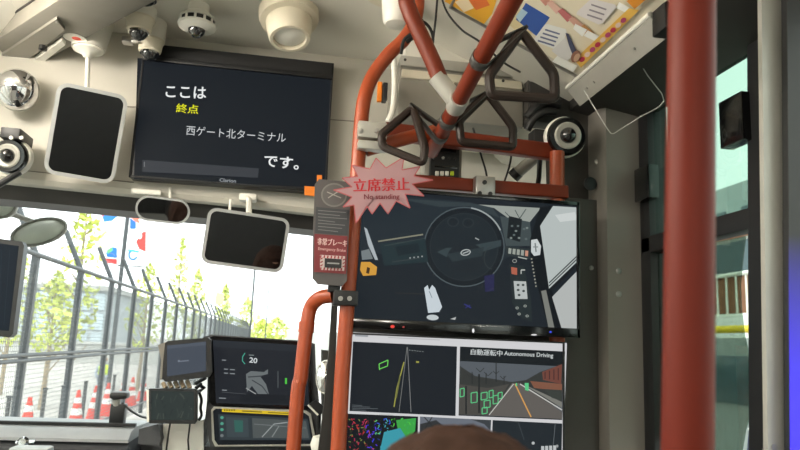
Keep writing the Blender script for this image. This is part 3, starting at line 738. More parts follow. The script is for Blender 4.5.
# ------------------------------------------------------------------ equipment around the partition head
YE = 1.74
a = P(400, 58, YE); e = P(523, 128, YE)
t = thing('equipment_box', 'grey metal equipment box hung under the ceiling above the partition', 'box', ((a.x + e.x) / 2, YE + .1, e.z))
b = MB(); b.box2((a.x, YE, e.z), (e.x, YE + .22, a.z), .004); obj('body', b, 'plate_grey', t)
a2 = P(402, 70, YE - .006); e2 = P(522, 82, YE - .006)
b = MB(); b.box2((a2.x, YE - .008, P(460, 84, YE).z), (e2.x, YE + .004, P(460, 76, YE).z), .002); obj('cream_strip', b, 'cream_plastic', t)
b = MB(); b.box2((a.x, YE - .012, P(460, 73, YE).z), (e.x, YE + .02, a.z + .004), .003); obj('top_flange', b, 'alu', t)
for (x, y) in ((405, 60), (503, 81), (470, 79), (430, 74)):
    b = MB(); b.lathe([(.004, 0), (.004, .003)], P(x, y, YE - .011), (0, -1, 0), 8); obj('screw', b, 'charcoal', t)
b = MB(); b.box2((a.x + .02, YE + .03, a.z), (e.x - .02, YE + .2, ZC + .01)); obj('hanger', b, 'ceiling_cream', t)
# clear cover with an orange tag left of the box
t = thing('clear_cover', 'clear plastic cover hanging left of the grey equipment box', 'cover', P(391, 122, 1.70))
b = MB(); b.tube([P(394, 60, 1.70), P(394.5, 85, 1.70), P(393, 108, 1.70), P(388, 122, 1.70)], .008, 10, True, 5); obj('edge', b, 'white_plastic', t)
b = MB(); b.box(P(379.5, 92, 1.72), (.012, .012, .055), None, .002); obj('orange_tag', b, 'orange_tape', t)
b = MB(); b.box(P(384.5, 93, 1.72), (.013, .03, .05), None, .003); obj('black_block', b, 'black_plastic', t)
b = MB(); b.box(P(392.5, 62, 1.70), (.02, .01, .006), None, .001); obj('clip', b, 'black_plastic', t)
# white bowl of a driver lamp seen under the box
t = thing('driver_lamp', 'white round lamp bowl above the driver seat seen through the rails', 'lamp', P(515, 168, 1.98))
b = MB(); p = P(517, 150, 2.06); b.lathe([(.09, .05), (.085, 0), (.075, -.03), (.05, -.05), (.0, -.058)], p, (0, 0, 1), 28, 1.0); obj('bowl', b, 'white_plastic', t)
b = MB(); b.box(P(516, 140, 2.03), (.36, .05, .10), None, .01); obj('bracket', b, 'cream_plastic', t)
# grey cylinder arm
b = MB(); q0 = P(516, 174, 1.8); q1 = P(541, 152, 1.74); b.tube([q0, q1], .017, 14)
t = thing('damper_arm', 'grey cylinder arm running up to the ring camera', 'arm', q0); obj('cylinder', b, 'trim_grey', t)
b = MB(); b.tube([P(513, 177, 1.805), P(518, 172, 1.795)], .019, 14); obj('end_cap', b, 'black_plastic', t)
b = MB(); b.tube([P(540, 158, 1.74), P(539, 178, 1.74), P(537, 190, 1.73)], .007, 10); obj('hose', b, 'cable', t)
# ring camera at the right
def ring_camera(name, label, px, py, Y, r, bx):
    c3 = P(px, py, Y); ax = V((-.10, -1, -.12)).normalized()
    t = thing(name, label, 'camera', c3)
    b = MB(); b.lathe([(r * .9, -.05), (r, -.03), (r, 0), (r * .92, .006), (r * .85, .006)], c3, ax, 36); obj('housing', b, 'black_gloss', t)
    b = MB(); b.lathe([(r * 1.06, -.035), (r * 1.08, -.03), (r * 1.08, -.016), (r, -.012)], c3, ax, 36); obj('rim', b, 'white_plastic', t)
    b = MB(); b.lathe([(r * .70, .004), (r * .70, .009), (r * .62, .011), (r * .40, .008)], c3, ax, 36); obj('grey_ring', b, 'alu', t)
    b = MB(); b.lathe([(r * .42, .006), (r * .40, .016), (r * .30, .024), (r * .12, .029), (0.0, .030)], c3, ax, 28); obj('lens', b, 'lens_black', t)
    b = MB(); b.box(bx[0], bx[1], None, .004); obj('bracket', b, 'black_plastic', t)
    return t
ring_camera('ring_camera', 'black camera with a pale ring lens beside the right pillar', 567, 136, 1.60, .050, (P(540, 141, 1.66), (.05, .05, .05)))
b = MB(); b.tube([P(560, 104, 1.68), P(548, 102, 1.68), P(536, 108, 1.68), P(527, 118, 1.69)], .014, 10, True, 4); b.tube([P(556, 112, 1.67), P(544, 112, 1.67), P(533, 120, 1.68), P(527, 130, 1.69)], .011, 10, True, 4)
tag(obj('cable_loom', b, 'cable'), 'black cable bundle above the ring camera by the right pillar', 'cable')
b = MB(); b.box2((P(527, 90, 1.72).x, 1.70, P(540, 122, 1.7).z), (P(570, 90, 1.72).x, 1.76, P(540, 82, 1.7).z), .004); tag(obj('junction_box', b, 'charcoal'), 'dark junction box above the ring camera', 'box')
# fare and radio unit
c0 = P(443, 163, 1.70)
t = thing('control_unit', 'black control unit with pale buttons behind the strap handles', 'control unit', P(443, 182, 1.70))
b = MB(); b.box(c0, (.078, .05, .098), None, .005); obj('body', b, 'black_plastic', t)
b = MB(); b.box(P(426.5, 166, 1.72), (.022, .06, .088), None, .006); obj('side_cheek', b, 'alu', t)
b = MB(); b.box(P(446, 150.5, 1.675), (.052, .006, .008), None, .001); obj('card_slot', b, 'black_gloss', t)
b = MB(); b.box(P(446, 167, 1.675), (.06, .006, .006), None, .001); obj('lower_slot', b, 'black_gloss', t)
for i in range(4):
    b = MB(); b.box(P(437 + i * 5, 173.5, 1.672), (.009, .008, .011), None, .001); obj('button', b, 'white_plastic' if i < 3 else 'hi_vis', t)
for (x, y) in ((434, 158), (443, 158), (449, 158.5), (455, 159)):
    b = MB(); b.lathe([(.004, 0), (.0035, .004)], P(x, y, 1.675), (0, -1, 0), 10); obj('knob', b, 'alu' if x == 443 else 'charcoal', t)
b = MB(); b.box2((P(428, 150, 1.73).x, 1.73, P(440, 181, 1.73).z), (P(462, 150, 1.73).x, 1.76, P(440, 140, 1.73).z)); obj('back_plate', b, 'trim_grey', t)
# cables
def cable(label, pts, r=.0028, m='cable', k=6):
    b = MB(); b.tube(pts, r, 8, True, k); return tag(obj('cable', b, m), label, 'cable', None)
cable('black cable drooping behind the lower red bar near the clamp', [P(473, 128, 1.70), P(481, 155, 1.69), P(486, 172, 1.68), P(489, 192, 1.66)])
cable('black cable hanging from the right of the red bars', [P(512, 130, 1.70), P(511, 158, 1.69), P(505, 180, 1.68), P(497, 197, 1.66)])
cable('thin black cable falling from the ceiling past the drop tube', [P(438, -12, 1.5), P(436, 15, 1.5), P(433, 40, 1.52), P(430, 48, 1.60)])
cable('black cable sweeping under the ceiling to the rail', [P(440, -8, 1.46), P(447, 12, 1.45), P(462, 30, 1.42), P(480, 42, 1.40), P(503, 62, 1.42), P(520, 72, 1.5)], .0025)
cable('black cable knot tied round the bend of the orange pole', [P(401, 54, 1.53), P(404, 40, 1.51), P(412, 33, 1.50), P(421, 22, 1.50), P(429, 27, 1.51), P(433, 38, 1.52), P(430, 52, 1.54)], .004)
b = MB()
for i in range(4): b.tube([P(406 + i * 3, 42 - i * 5, 1.525), P(415 + i * 3, 36 - i * 5, 1.515)], .006, 8)
tag(obj('tape_wrap', b, 'cable'), 'black tape wrapped round the top of the orange pole', 'tape')
# white cup at the ceiling where the pole ends
t = thing('ceiling_socket', 'white glossy ceiling socket cup behind the curved orange tubes', 'socket', P(395, 28, 1.62))
p = P(397, 22, 1.62); b = MB(); b.lathe([(.0, -.012), (.03, -.008), (.036, .0), (.04, .03), (.044, ZC - p.z)], p, (0, 0, 1), 28); obj('cup', b, 'white_plastic', t)
b = MB(); b.lathe([(.065, 0), (.065, .012), (.05, .02)], (p.x - .02, p.y, ZC), (0, 0, -1), 28); obj('flange', b, 'cream_plastic', t)

# ------------------------------------------------------------------ signs on the pole
# emergency brake sign
YK = 1.52
t = thing('brake_sign', 'grey and red emergency brake sign strapped to the orange pole', 'sign', P(333, 285, YK))
def card(pts, Y, th, r=0): return MB().prism([P(x, y, Y) for x, y in pts], (0, th, 0))
obj('card', card([(319, 179), (351, 182), (347, 281), (342, 286), (318, 284), (312.5, 278), (313, 240), (315, 184)], YK, .012), 'brake_grey', t)
c = Canvas((0, YK, 0), step=.0002)
c.ell(334, 195, 13, 12, (116, 114, 110)); c.ell(334, 195, 11.4, 10.4, (94, 89, 89)); c.line([(327, 192), (341, 198)], 1, (160, 156, 150)); c.line([(328, 198), (339, 191)], 1, (160, 156, 150))
c.poly([(316, 207), (348.5, 210), (347.5, 235), (315, 233)], (58, 58, 62))
for i in range(7): c.line([(318, 210.5 + i * 3.2), ((346, 340, 347, 335, 345, 342, 338)[i], 212.6 + i * 3.2)], .8, (108, 108, 110))
c.poly([(314.5, 234), (347.5, 236.5), (346, 274), (314, 272)], (116, 36, 42))
[c.text('非常ブレーキ', 317 + d, 244.8, 346.3 + d, 247.2, 7, (222, 190, 186)) for d in (0, .3)]; c.text('Emergency Brake', 318, 251, 345.5, 253, 3.8, (206, 160, 158), .01)
c.poly([(320, 255), (345, 256.5), (344, 271), (320, 270)], (206, 190, 188))
for i in range(7): c.line([(321 + i * 3.5, 255.4 + i * .2), (320.4 + i * 3.5, 258 + i * .2)], 1.4, (150, 44, 52)); c.line([(321 + i * 3.4, 267.5 + i * .15), (320.4 + i * 3.4, 270 + i * .15)], 1.4, (150, 44, 52))
for i in range(3): c.line([(320.2, 259.5 + i * 3.4), (322.5, 258.2 + i * 3.4)], 1.2, (150, 44, 52)); c.line([(342.4, 260.5 + i * 3.4), (344.8, 259.4 + i * 3.4)], 1.2, (150, 44, 52))
c.poly([(324.5, 258.5), (341.5, 259.6), (341, 268.6), (324.3, 267.8)], (28, 26, 28)); c.line([(327, 263.4), (339, 264)], 1.4, (150, 150, 150))

c.build('sign_print', 'print', t)
b = MB(); b.box(P(334, 288.5, YK + .02), (.028, .02, .016), None, .002); obj('foot_bracket', b, 'black_plastic', t)
t = thing('orange_tape', 'orange tape flag on the header left of the burst sign', 'tape', P(316, 196, 1.56))
obj('strip', card([(304.5, 186), (318, 187), (318, 196.5), (304.5, 195)], 1.56, .004), 'orange_tape', t); obj('upright_strip', card([(317, 175), (322, 175), (322, 188), (317, 188)], 1.56, .004), 'orange_tape', t)
# starburst sign
YB2 = 1.475
t = thing('burst_sign', 'pink translucent starburst sign in front of the orange pole', 'sign', P(385, 222, YB2))
pts = [(342, 178), (358, 176.5), (352, 165), (370, 169), (376, 158), (386, 168), (404, 157), (402, 170), (420, 166.5), (414, 176), (433, 180), (412, 184), (424, 196), (405, 194), (410, 208), (396, 201), (388, 214), (380, 203), (372, 214), (367, 206), (356, 223), (354, 205), (343, 207), (352, 197), (333.5, 190), (352, 187)]
cen = P(384, 186, YB2)
b = MB(); n0 = len(pts); vs = [P(x, y, YB2) for x, y in pts]
vs2 = [v + V((0, .004, 0)) for v in vs]
b.add(vs + vs2 + [cen, cen + V((0, .004, 0))], [[i, (i + 1) % n0, 2 * n0] for i in range(n0)] + [[n0 + (i + 1) % n0, n0 + i, 2 * n0 + 1] for i in range(n0)] + [[i, n0 + i, n0 + (i + 1) % n0, (i + 1) % n0] for i in range(n0)])
obj('plate', b, 'acrylic_pink', t)
c = Canvas((0, YB2, 0), step=.0003)
c.line(pts, 1.0, (176, 84, 88), True)
[c.text('立席禁止', 353.3 + d, 192, 409.1 + d, 190.5, 13, (190, 30, 44)) for d in (0, .35, .7)]; c.text('No standing', 364, 201, 399.5, 200.6, 6.6, (120, 40, 50), .015)
c.build('sign_print', 'print', t)

# ------------------------------------------------------------------ things on the front ceiling
def dome_camera(label, px, ptop, pbot, Y, r, m):
    top = P(px, ptop, Y); bot = P(px, pbot, Y); h = top.z - bot.z; X0, Y0, Z0 = top.x, top.y, top.z
    t = thing('dome_camera', label, 'camera', (X0, Y0, bot.z), 'ceiling dome cameras')
    b = MB(); b.lathe([(r * 1.12, 0), (r * 1.12, .006), (r * 1.02, .010), (r * .92, h * .55), (r * .74, h * .62)], (X0, Y0, Z0), (0, 0, -1), 28); obj('shell', b, m, t)
    b = MB(); b.lathe([(r * .72, 0), (r * .68, h * .12), (r * .46, h * .28), (r * .22, h * .36), (0, h * .38)], (X0, Y0, Z0 - h * .62), (0, 0, -1), 24); obj('dome', b, 'smoked', t)
    b = MB(); b.lathe([(r * .78, 0), (r * .78, .006)], (X0, Y0, Z0 - h * .60), (0, 0, -1), 24); obj('trim_ring', b, 'chrome', t)
    if ZC - Z0 > .004:
        b = MB(); b.lathe([(r * 1.15, 0), (r * 1.15, ZC - Z0 + .001)], (X0, Y0, ZC), (0, 0, -1), 28); obj('spacer', b, 'ceiling_cream', t)
    return t
dome_camera('cream dome camera left of the other at the display corner', 140.5, 18, 41, 1.88, .036, 'cream_plastic')
dome_camera('cream dome camera overlapping the upper left corner of the display', 151, 40, 61, 1.955, .034, 'cream_plastic')
dome_camera('cream dome camera cut off by the top edge of the picture', 147, -14, 6, 1.72, .036, 'cream_plastic')
p = P(128, 41, 1.94); b = MB(); b.box((p.x, p.y, p.z), (.03, .03, .018), None, .005); sv = thing('silver_sensor', 'small silver sensor sticking out beside the dome cameras', 'sensor', p)
obj('body', b, 'steel', sv); b = MB(); b.tube([p, P(139, 41, 1.92)], .007, 8); obj('stem', b, 'steel', sv)
# smoke-detector like sensor
base = P(196, 37, PZp(197, 5, ZC).y); X0, Y0 = base.x, base.y
t = thing('ceiling_sensor', 'white round slotted sensor with a small dome on the ceiling', 'sensor', (X0, Y0, base.z)); h = ZC - base.z
b = MB(); b.lathe([(.028, 0), (.03, h * .25), (.048, h * .40), (.052, h * .48)], (X0, Y0, ZC), (0, 0, -1), 32); obj('base', b, 'white_plastic', t)
b = MB(); b.lathe([(.046, h * .48), (.046, h * .64)], (X0, Y0, ZC), (0, 0, -1), 32); obj('slot_core', b, 'black_plastic', t)
for i in range(12):
    an = math.pi * 2 * i / 12; b = MB(); b.box((X0 + .046 * math.cos(an), Y0 + .046 * math.sin(an), ZC - h * .56), (.006, .006, h * .2), Matrix.Rotation(an, 3, 'Z')); obj('slot_rib', b, 'white_plastic', t)
b = MB(); b.lathe([(.052, h * .63), (.05, h * .70), (.035, h * .76), (.024, h * .78)], (X0, Y0, ZC), (0, 0, -1), 32); obj('lower_shell', b, 'white_plastic', t)
b = MB(); b.lathe([(.023, h * .77), (.021, h * .88), (.012, h * .98), (0, h)], (X0, Y0, ZC), (0, 0, -1), 24); obj('dome', b, 'smoked', t)
# round ceiling lamp
base = P(287, 46, PZp(290, 8, ZC).y); X0, Y0 = base.x, base.y; h = ZC - base.z
t = thing('ceiling_lamp', 'cream round swivel lamp on the ceiling above the display', 'lamp', base)
ax = V((.10, -.28, -1)).normalized()
b = MB(); b.lathe([(.082, -.02), (.082, .0), (.078, .012), (.06, .016)], (X0, Y0, ZC - h * .26), ax, 36); obj('flange', b, 'cream_plastic', t)
b = MB(); b.lathe([(.06, -.03), (.062, -.005), (.06, .012)], (X0, Y0, ZC - h * .28), (0, 0, -1), 36); obj('neck', b, 'cream_plastic', t)
cc = V((X0, Y0, ZC - h * .32))
b = MB(); b.lathe([(.064, 0), (.062, .02), (.056, .06), (.053, .066), (.045, .066), (.043, .055), (.0, .055)], cc, ax, 36); obj('barrel', b, 'cream_plastic', t)
b = MB(); b.lathe([(.042, .055), (.032, .060), (0, .062)], cc, ax, 30); obj('lens', b, 'white_plastic', t)
# mirror hung from the ceiling at left
def frame_mirror(name, label, cpx, cpy, Y, w_, h_, rad, tilt, fw, roll=0):
    c3 = P(cpx, cpy, Y); R = Matrix.Rotation(tilt[2], 3, 'Z') @ Matrix.Rotation(tilt[0], 3, 'X') @ Matrix.Rotation(roll, 3, 'Y')
    t = thing(name, label, 'mirror', c3 - V((0, 0, h_ / 2)))
    o_ = rrect(w_, h_, rad); i_ = rrect(w_ - 2 * fw, h_ - 2 * fw, max(rad - fw, .003))
    b = MB(); b.prism([c3 + R @ V((x, .004, z)) for x, z in o_], R @ V((0, .018, 0))); obj('back_shell', b, 'trim_grey', t)
    n_ = len(o_); vs = [c3 + R @ V((x, -.004, z)) for x, z in o_] + [c3 + R @ V((x, -.004, z)) for x, z in i_] + [c3 + R @ V((x, .006, z)) for x, z in o_] + [c3 + R @ V((x, .004, z)) for x, z in i_]
    fs = []
    for k in range(n_):
        j = (k + 1) % n_; fs += [[k, j, n_ + j, n_ + k], [k, 2 * n_ + k, 2 * n_ + j, j], [n_ + k, n_ + j, 3 * n_ + j, 3 * n_ + k]]
    b = MB(); b.add(vs, fs); obj('frame', b, 'mirror_frame', t)
    b = MB(); b.prism([c3 + R @ V((x, .001, z)) for x, z in i_], R @ V((0, .004, 0))); obj('mirror_glass', b, 'mirror_face', t)
    return t, c3
t, c3 = frame_mirror('hanging_mirror', 'tall rounded mirror hung on a white stem from the ceiling', 86.5, 134, 1.93, .180, .252, .03, (math.radians(15), 0, math.radians(12)), .010, math.radians(3.5))
s0 = P(87, 92, 1.95); s1 = P(88, 53, 1.95); b = MB(); b.tube([s0, s1], .0065, 12); obj('stem', b, 'white_plastic', t)
b = MB(); b.lathe([(.040, 0), (.040, .006), (.018, .016), (.010, .026)], s1 + V((0, 0, .012)), (0, 0, -1), 28, 1.0); obj('ceiling_plate', b, 'white_plastic', t)
b = MB(); b.lathe([(.10, 0), (.06, .02), (.045, ZC - s1.z - .012)], (s1.x, s1.y, ZC), (0, 0, -1), 28); obj('ceiling_boss', b, 'ceiling_cream', t)
t, c3 = frame_mirror('oval_mirror', 'small oval mirror under the header beside the windscreen top', 163, 210, 2.02, .15, .073, .036, (math.radians(14), 0, math.radians(12)), .006, math.radians(1))
b = MB(); b.tube([P(170, 199, 2.03), P(170, 188, 2.05)], .004, 8); obj('stem', b, 'white_plastic', t); b = MB(); b.box(P(146, 192, 2.045), (.085, .012, .016), None, .005); obj('clip', b, 'white_plastic', t)
t, c3 = frame_mirror('rear_view_mirror', 'square rear view mirror in a pale frame hanging below the header', 246, 240.5, 1.98, .232, .160, .026, (math.radians(10), 0, math.radians(4)), .009, math.radians(4))
b = MB(); b.tube([P(249, 214, 1.99), P(249, 200, 2.01), P(248, 196, 2.04)], .009, 10); obj('stem', b, 'white_plastic', t)
b = MB(); b.box(P(248, 198, 2.03), (.05, .04, .022), None, .006); b.box(P(230, 206, 2.03), (.008, .008, .04), None, .002); obj('mount', b, 'white_plastic', t)
# chrome dome mirror and ring camera at the far left
c3 = P(17, 90, 1.98); ax = V((.35, -1, -.35)).normalized()
t = thing('dome_mirror', 'round chrome convex dome mirror at the far left of the header', 'mirror', c3)
b = MB(); b.lathe([(.058, -.02), (.06, 0), (.056, .004)], c3, ax, 36, .95); obj('rim', b, 'alu', t)
b = MB(); b.lathe([(.057, .002), (.05, .018), (.036, .03), (.019, .037), (0, .039)], c3, ax, 36, .95); obj('dome', b, 'chrome', t)
b = MB(); b.tube([c3 - ax * .01, V((c3.x, 2.075, c3.z + .02))], .014, 10); obj('stem', b, 'alu', t)
t = ring_camera('ring_camera', 'black camera with a white ring lens at the far left', 9, 156, 1.95, .047, (P(17, 138, 1.97), (.05, .10, .03)))
b = MB(); b.tube([P(20, 172, 1.96), P(10, 178, 1.96), P(-6, 188, 1.95)], .009, 10, True, 5); obj('arm', b, 'black_plastic', t)
for x in (11.5, 21.5):
    b = MB(); b.lathe([(.006, 0), (.005, .004)], P(x, 138, 1.92), (0, -1, 0), 10); obj('bolt', b, 'alu', t)
b = MB(); b.lathe([(.012, 0), (.009, .003)], P(121, 112, 2.06), (0, -1, 0), 14); tag(obj('wall_hook', b, 'header_cream'), 'small cream button on the header between mirror and display', 'button')
# black side monitor of the mirror camera, left edge
t = thing('mirror_camera_monitor', 'tall black mirror camera screen at the left edge', 'monitor', P(8, 338, 2.0))
obj('housing', MB().prism([P(x, y, 2.0) for x, y in ((-22, 236), (22, 241.5), (24, 246), (13, 334), (9, 337.5), (-30, 333))], (0, .03, 0)), 'black_plastic', t)
c = Canvas((0, 2.0, 0), step=.0004); c.poly([(-20, 241), (19, 246), (9, 331), (-28, 328)], (30, 38, 46)); c.line([(2, 250), (-2, 325)], .6, (44, 54, 62)); c.line([(10, 250), (4, 325)], .6, (44, 54, 62)); c.build('screen_image', 'screen', t)
b = MB(); b.tube([P(-18, 245, 2.03), P(-30, 220, 2.06), P(-30, 180, 2.1)], .012, 10); obj('arm', b, 'black_plastic', t)
# mirrors outside the windscreen
def out_mirror(label, px, py, Y, rx, ry, rot):
    c3 = P(px, py, Y); t = thing('outside_mirror', label, 'mirror', c3, 'round outside mirrors')
    u = V((math.cos(rot), 0, math.sin(rot))); v = V((-math.sin(rot), 0, math.cos(rot))); n_ = 32
    def el(k, dy): return [c3 + u * rx * k * math.cos(2 * math.pi * i / n_) + v * ry * k * math.sin(2 * math.pi * i / n_) + V((0, dy, 0)) for i in range(n_)]
    b = MB(); rings = [el(.98, -.0), el(1.0, .008), el(.93, .04), el(.6, .07), el(.2, .085)]
    b.add(sum(rings, []), [[i * n_ + k, i * n_ + (k + 1) % n_, (i + 1) * n_ + (k + 1) % n_, (i + 1) * n_ + k] for i in range(4) for k in range(n_)] + [[4 * n_ + k for k in range(n_)]]); obj('shell', b, 'trim_grey', t)
    b = MB(); b.ring(el(1.0, .0), .006, 8); obj('rim', b, 'trim_grey', t)
    b = MB(); rings = [el(.97, .003), el(.7, -.008), el(.35, -.014), el(.05, -.016)]
    b.add(sum(rings, []), [[i * n_ + k, i * n_ + (k + 1) % n_, (i + 1) * n_ + (k + 1) % n_, (i + 1) * n_ + k] for i in range(3) for k in range(n_)] + [[3 * n_ + k for k in range(n_)]]); obj('convex_glass', b, 'outside_mirror_face', t)
    return t
t = out_mirror('large oval convex outside mirror seen through the windscreen', 39, 232, 2.75, .098, .047, math.radians(20))
b = MB(); b.tube([P(39, 224, 2.82), P(12, 214, 2.84), V((-1.40, 2.62, P(-40, 205, 2.8).z))], .011, 10); obj('arm', b, 'trim_grey', t)
t = out_mirror('outside mirror cut off by the left edge of the picture', 0, 204, 2.7, .055, .052, 0)
b = MB(); b.tube([P(0, 204, 2.77), V((-1.40, 2.60, P(-40, 200, 2.78).z))], .011, 10); obj('arm', b, 'trim_grey', t)

# ------------------------------------------------------------------ dashboard
zt = P(75, 425, 2.2).z; zm = P(75, 440, 2.14).z
t = thing('dashboard', 'long grey dashboard ledge under the windscreen', 'dashboard', (-.6, 2.3, 0))
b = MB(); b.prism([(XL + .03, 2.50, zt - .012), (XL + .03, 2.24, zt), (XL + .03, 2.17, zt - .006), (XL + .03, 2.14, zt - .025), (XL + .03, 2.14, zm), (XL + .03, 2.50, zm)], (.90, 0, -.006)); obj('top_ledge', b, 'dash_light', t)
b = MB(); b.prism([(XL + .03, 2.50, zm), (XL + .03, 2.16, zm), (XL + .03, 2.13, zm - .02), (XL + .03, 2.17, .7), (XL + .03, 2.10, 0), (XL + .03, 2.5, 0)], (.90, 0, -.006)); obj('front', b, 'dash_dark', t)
b = MB(); b.box2((XL + .03, 2.22, zt - .004), (-.42, 2.24, zt + .004)); obj('top_edge', b, 'rubber', t)
b = MB(); b.prism([(-.42, 2.50, zt - .02), (-.42, 2.34, zt - .02), (-.42, 2.34, 0), (-.42, 2.5, 0)], (1.30, 0, 0)); obj('driver_side', b, 'dash_dark', t)
p = P(24, 443, 2.12); b = MB(); b.lathe([(.014, 0), (.016, .01), (.010, .016)], p, (0, -1, .3), 16); b.tube([p + V((-.02, 0, .0)), p + V((.03, -.005, .004))], .006, 8); obj('latch', b, 'chrome', t)
a = P(12, 446, 2.05); e = P(52, 446, 2.05)
b = MB(); b.box(((a.x + e.x) / 2, 2.05, a.z - .035), (e.x - a.x, .06, .07), None, .01); tag(obj('fare_box', b, 'building_grey'), 'pale blue grey box top at the lower left edge under the dashboard', 'box')
# centre console with the instrument screens
YC = 2.05
t = thing('centre_console', 'pale grey console pedestal carrying the dark double screen', 'console', (-.28, 2.12, 0))
b = MB(); b.prism([P(163, 424, 2.07), P(203.5, 420, 2.07), P(203.5, 462, 2.07), P(162, 462, 2.07)], (0, .2, 0)); obj('pale_pedestal', b, 'white_plastic', t)
q0, q1 = P(205, 460, 2.09), P(322, 460, 2.09); b = MB(); b.box2((q0.x - .12, 2.09, 0), (q1.x, 2.33, P(262, 449.5, 2.056).z)); obj('pedestal', b, 'dash_dark', t)
t = thing('instrument_screen', 'dark double instrument screen showing a speed of twenty', 'monitor', P(262, 448, YC))
hs = [(203, 337), (212, 334.5), (308, 341), (315, 344), (316, 372), (319, 400), (322, 448), (210, 447), (205, 420), (207, 400), (208, 360)]
b = MB(); b.prism([P(x, y, YC + .006) for x, y in hs], (0, .16, 0)); obj('housing', b, 'dash_dark', t)
b = MB(); b.prism([P(x, y, YC - .004) for x, y in ((209, 338), (213, 336), (306, 342), (310, 345), (312, 410), (214, 406.5), (209, 402))], (0, .012, 0)); up_ = obj('upper_screen', b, 'black_gloss', t)
c = Canvas((0, YC - .004, 0), step=.0001)
c.poly([(213, 340), (307, 345.5), (309, 406), (216, 403)], (34, 37, 43)); c.poly([(213, 340), (307, 345.5), (307, 352), (213, 347)], (40, 44, 50)); c.poly([(240, 393), (308, 396), (308, 405), (240, 402)], (28, 31, 36))
c.text('20', 249, 362.5, 257, 363.5, 5.4, (206, 212, 214), .02); c.line([(249, 355), (254, 355.3)], .8, (130, 140, 140)); c.line([(245, 353), (242.5, 357), (242.5, 361), (245, 364)], .9, (70, 160, 140)); 
for (x0_, y0_, x1_) in ((222, 360, 226), (224, 369, 228), (230, 369.5, 235), (224, 373, 228), (230, 373.5, 235), (222, 390, 227), (219, 398, 226)): c.line([(x0_, y0_), (x1_, y0_ + .3)], 1, (130, 136, 140))
c.poly([(246, 374), (251, 371), (264, 372), (268, 369), (268, 374), (260, 376), (266, 384), (269, 394), (258, 394), (252, 386), (247, 392)], (104, 110, 112)); c.line([(252, 380), (262, 386), (268, 394)], .9, (52, 56, 60)); c.line([(248, 377), (262, 376)], 1.2, (60, 64, 68)); c.line([(246, 388), (256, 394)], 1, (150, 154, 154))
c.line([(278, 371), (278, 388)], .7, (90, 96, 98)); c.line([(222, 392), (246, 394)], .5, (80, 84, 88)); c.poly([(285, 378), (287, 378.1), (287, 384), (285, 383.9)], (80, 190, 70))
c.build('screen_image', 'screen', up_)
b = MB(); b.prism([P(x, y, YC - .006) for x, y in ((211, 410), (214, 406.5), (306, 410.5), (311, 414), (317, 446), (215, 446.5), (212, 440))], (0, .014, 0)); lo_ = obj('lower_screen', b, 'alu', t)
c = Canvas((0, YC - .006, 0), step=.0001)
c.poly([(213, 411), (216, 408.5), (304, 412.5), (309, 416), (314, 444), (218, 445), (214.5, 440)], (26, 29, 33)); c.poly([(222, 408.5), (300, 412.5), (300, 415.6), (222, 411.8)], (216, 186, 40))
for i in range(5): c.line([(224 + i * 2.4, 410), (225.4 + i * 2.4, 410.1)], 1.4, (60, 54, 20))
c.line([(242, 411), (262, 412)], 1.1, (110, 96, 30)); c.line([(268, 412.4), (290, 413.6)], .9, (110, 96, 30))
c.poly([(218, 414), (308, 419), (311, 440), (220, 440)], (50, 58, 62)); c.poly([(226, 417), (248, 418), (249, 437), (227, 437)], (60, 70, 74)); c.poly([(234, 420), (243, 420.5), (243, 432), (235, 432)], (52, 96, 88))
c.poly([(252, 418), (306, 421), (309, 438), (253, 438)], (78, 84, 84)); c.line([(262, 437), (274, 424), (290, 422)], 1, (150, 156, 156)); c.line([(272, 437), (279, 426)], 1, (130, 136, 136)); c.line([(254, 424), (306, 428)], .8, (110, 116, 116))
for y in (417, 423, 429, 435): c.ell(222, y + .5, 1.8, 1.6, (80, 150, 130) if y < 433 else (110, 116, 118), 10)
c.poly([(222, 440), (300, 440.5), (300, 443), (222, 443)], (20, 22, 25))
c.build('screen_image', 'screen', lo_)
# tilted small screens left of the console
t = thing('tablet_screen', 'grey blue tablet screen clamped left of the double screen', 'monitor', P(188, 384, 2.0))
b = MB(); b.prism([P(x, y, 2.0) for x, y in ((165, 343), (168, 341), (208, 337.5), (211, 340), (212, 372), (209, 377), (166, 382), (162, 379), (163, 362))], (0, .025, 0)); obj('housing', b, 'black_plastic', t)
b = MB(); b.prism([P(x, y, 2.0235) for x, y in ((158, 345), (168, 341), (170, 378), (160, 380), (161, 360))], (0, .05, 0)); obj('side_hood', b, 'trim_grey', t)
c = Canvas((0, 2.0, 0), step=.0004); c.poly([(167, 345.5), (206, 341.5), (206, 371), (167, 376.5)], (70, 77, 88)); c.poly([(167, 345.5), (206, 341.5), (206, 345), (167, 349)], (80, 87, 98)); c.line([(178, 361.5), (189, 360.5)], 1.2, (112, 120, 132)); c.ell(179, 361, 1.2, 1.2, (120, 128, 140), 8); c.build('screen_image', 'screen', t)
b = MB(); b.tube([P(205, 378, 2.03), P(196, 383, 2.05), P(204, 388, 2.06), P(198, 392, 2.06)], .006, 8); obj('arm', b, 'black_plastic', t)
t = thing('camera_screen', 'small black screen showing a dim camera picture on the dashboard', 'monitor', P(174, 425, 1.98))
b = MB(); b.prism([P(x, y, 1.98) for x, y in ((147.5, 390), (150, 388.5), (195, 389), (197, 391), (197, 421), (195, 424), (150, 423.5), (147.5, 421))], (0, .022, 0)); obj('housing', b, 'black_plastic', t)
c = Canvas((0, 1.98, 0), step=.0004); c.poly([(151, 391), (194, 391.5), (194, 420), (151, 420)], (48, 56, 54)); rnd = random.Random(5)
for i in range(26): 
    x = 152 + rnd.random() * 40; y = 392 + rnd.random() * 22; c.line([(x, y), (x + rnd.uniform(-3, 3), y + 3 + rnd.random() * 4)], 1.2, ((58, 66, 62), (42, 48, 48), (72, 78, 72))[i % 3])
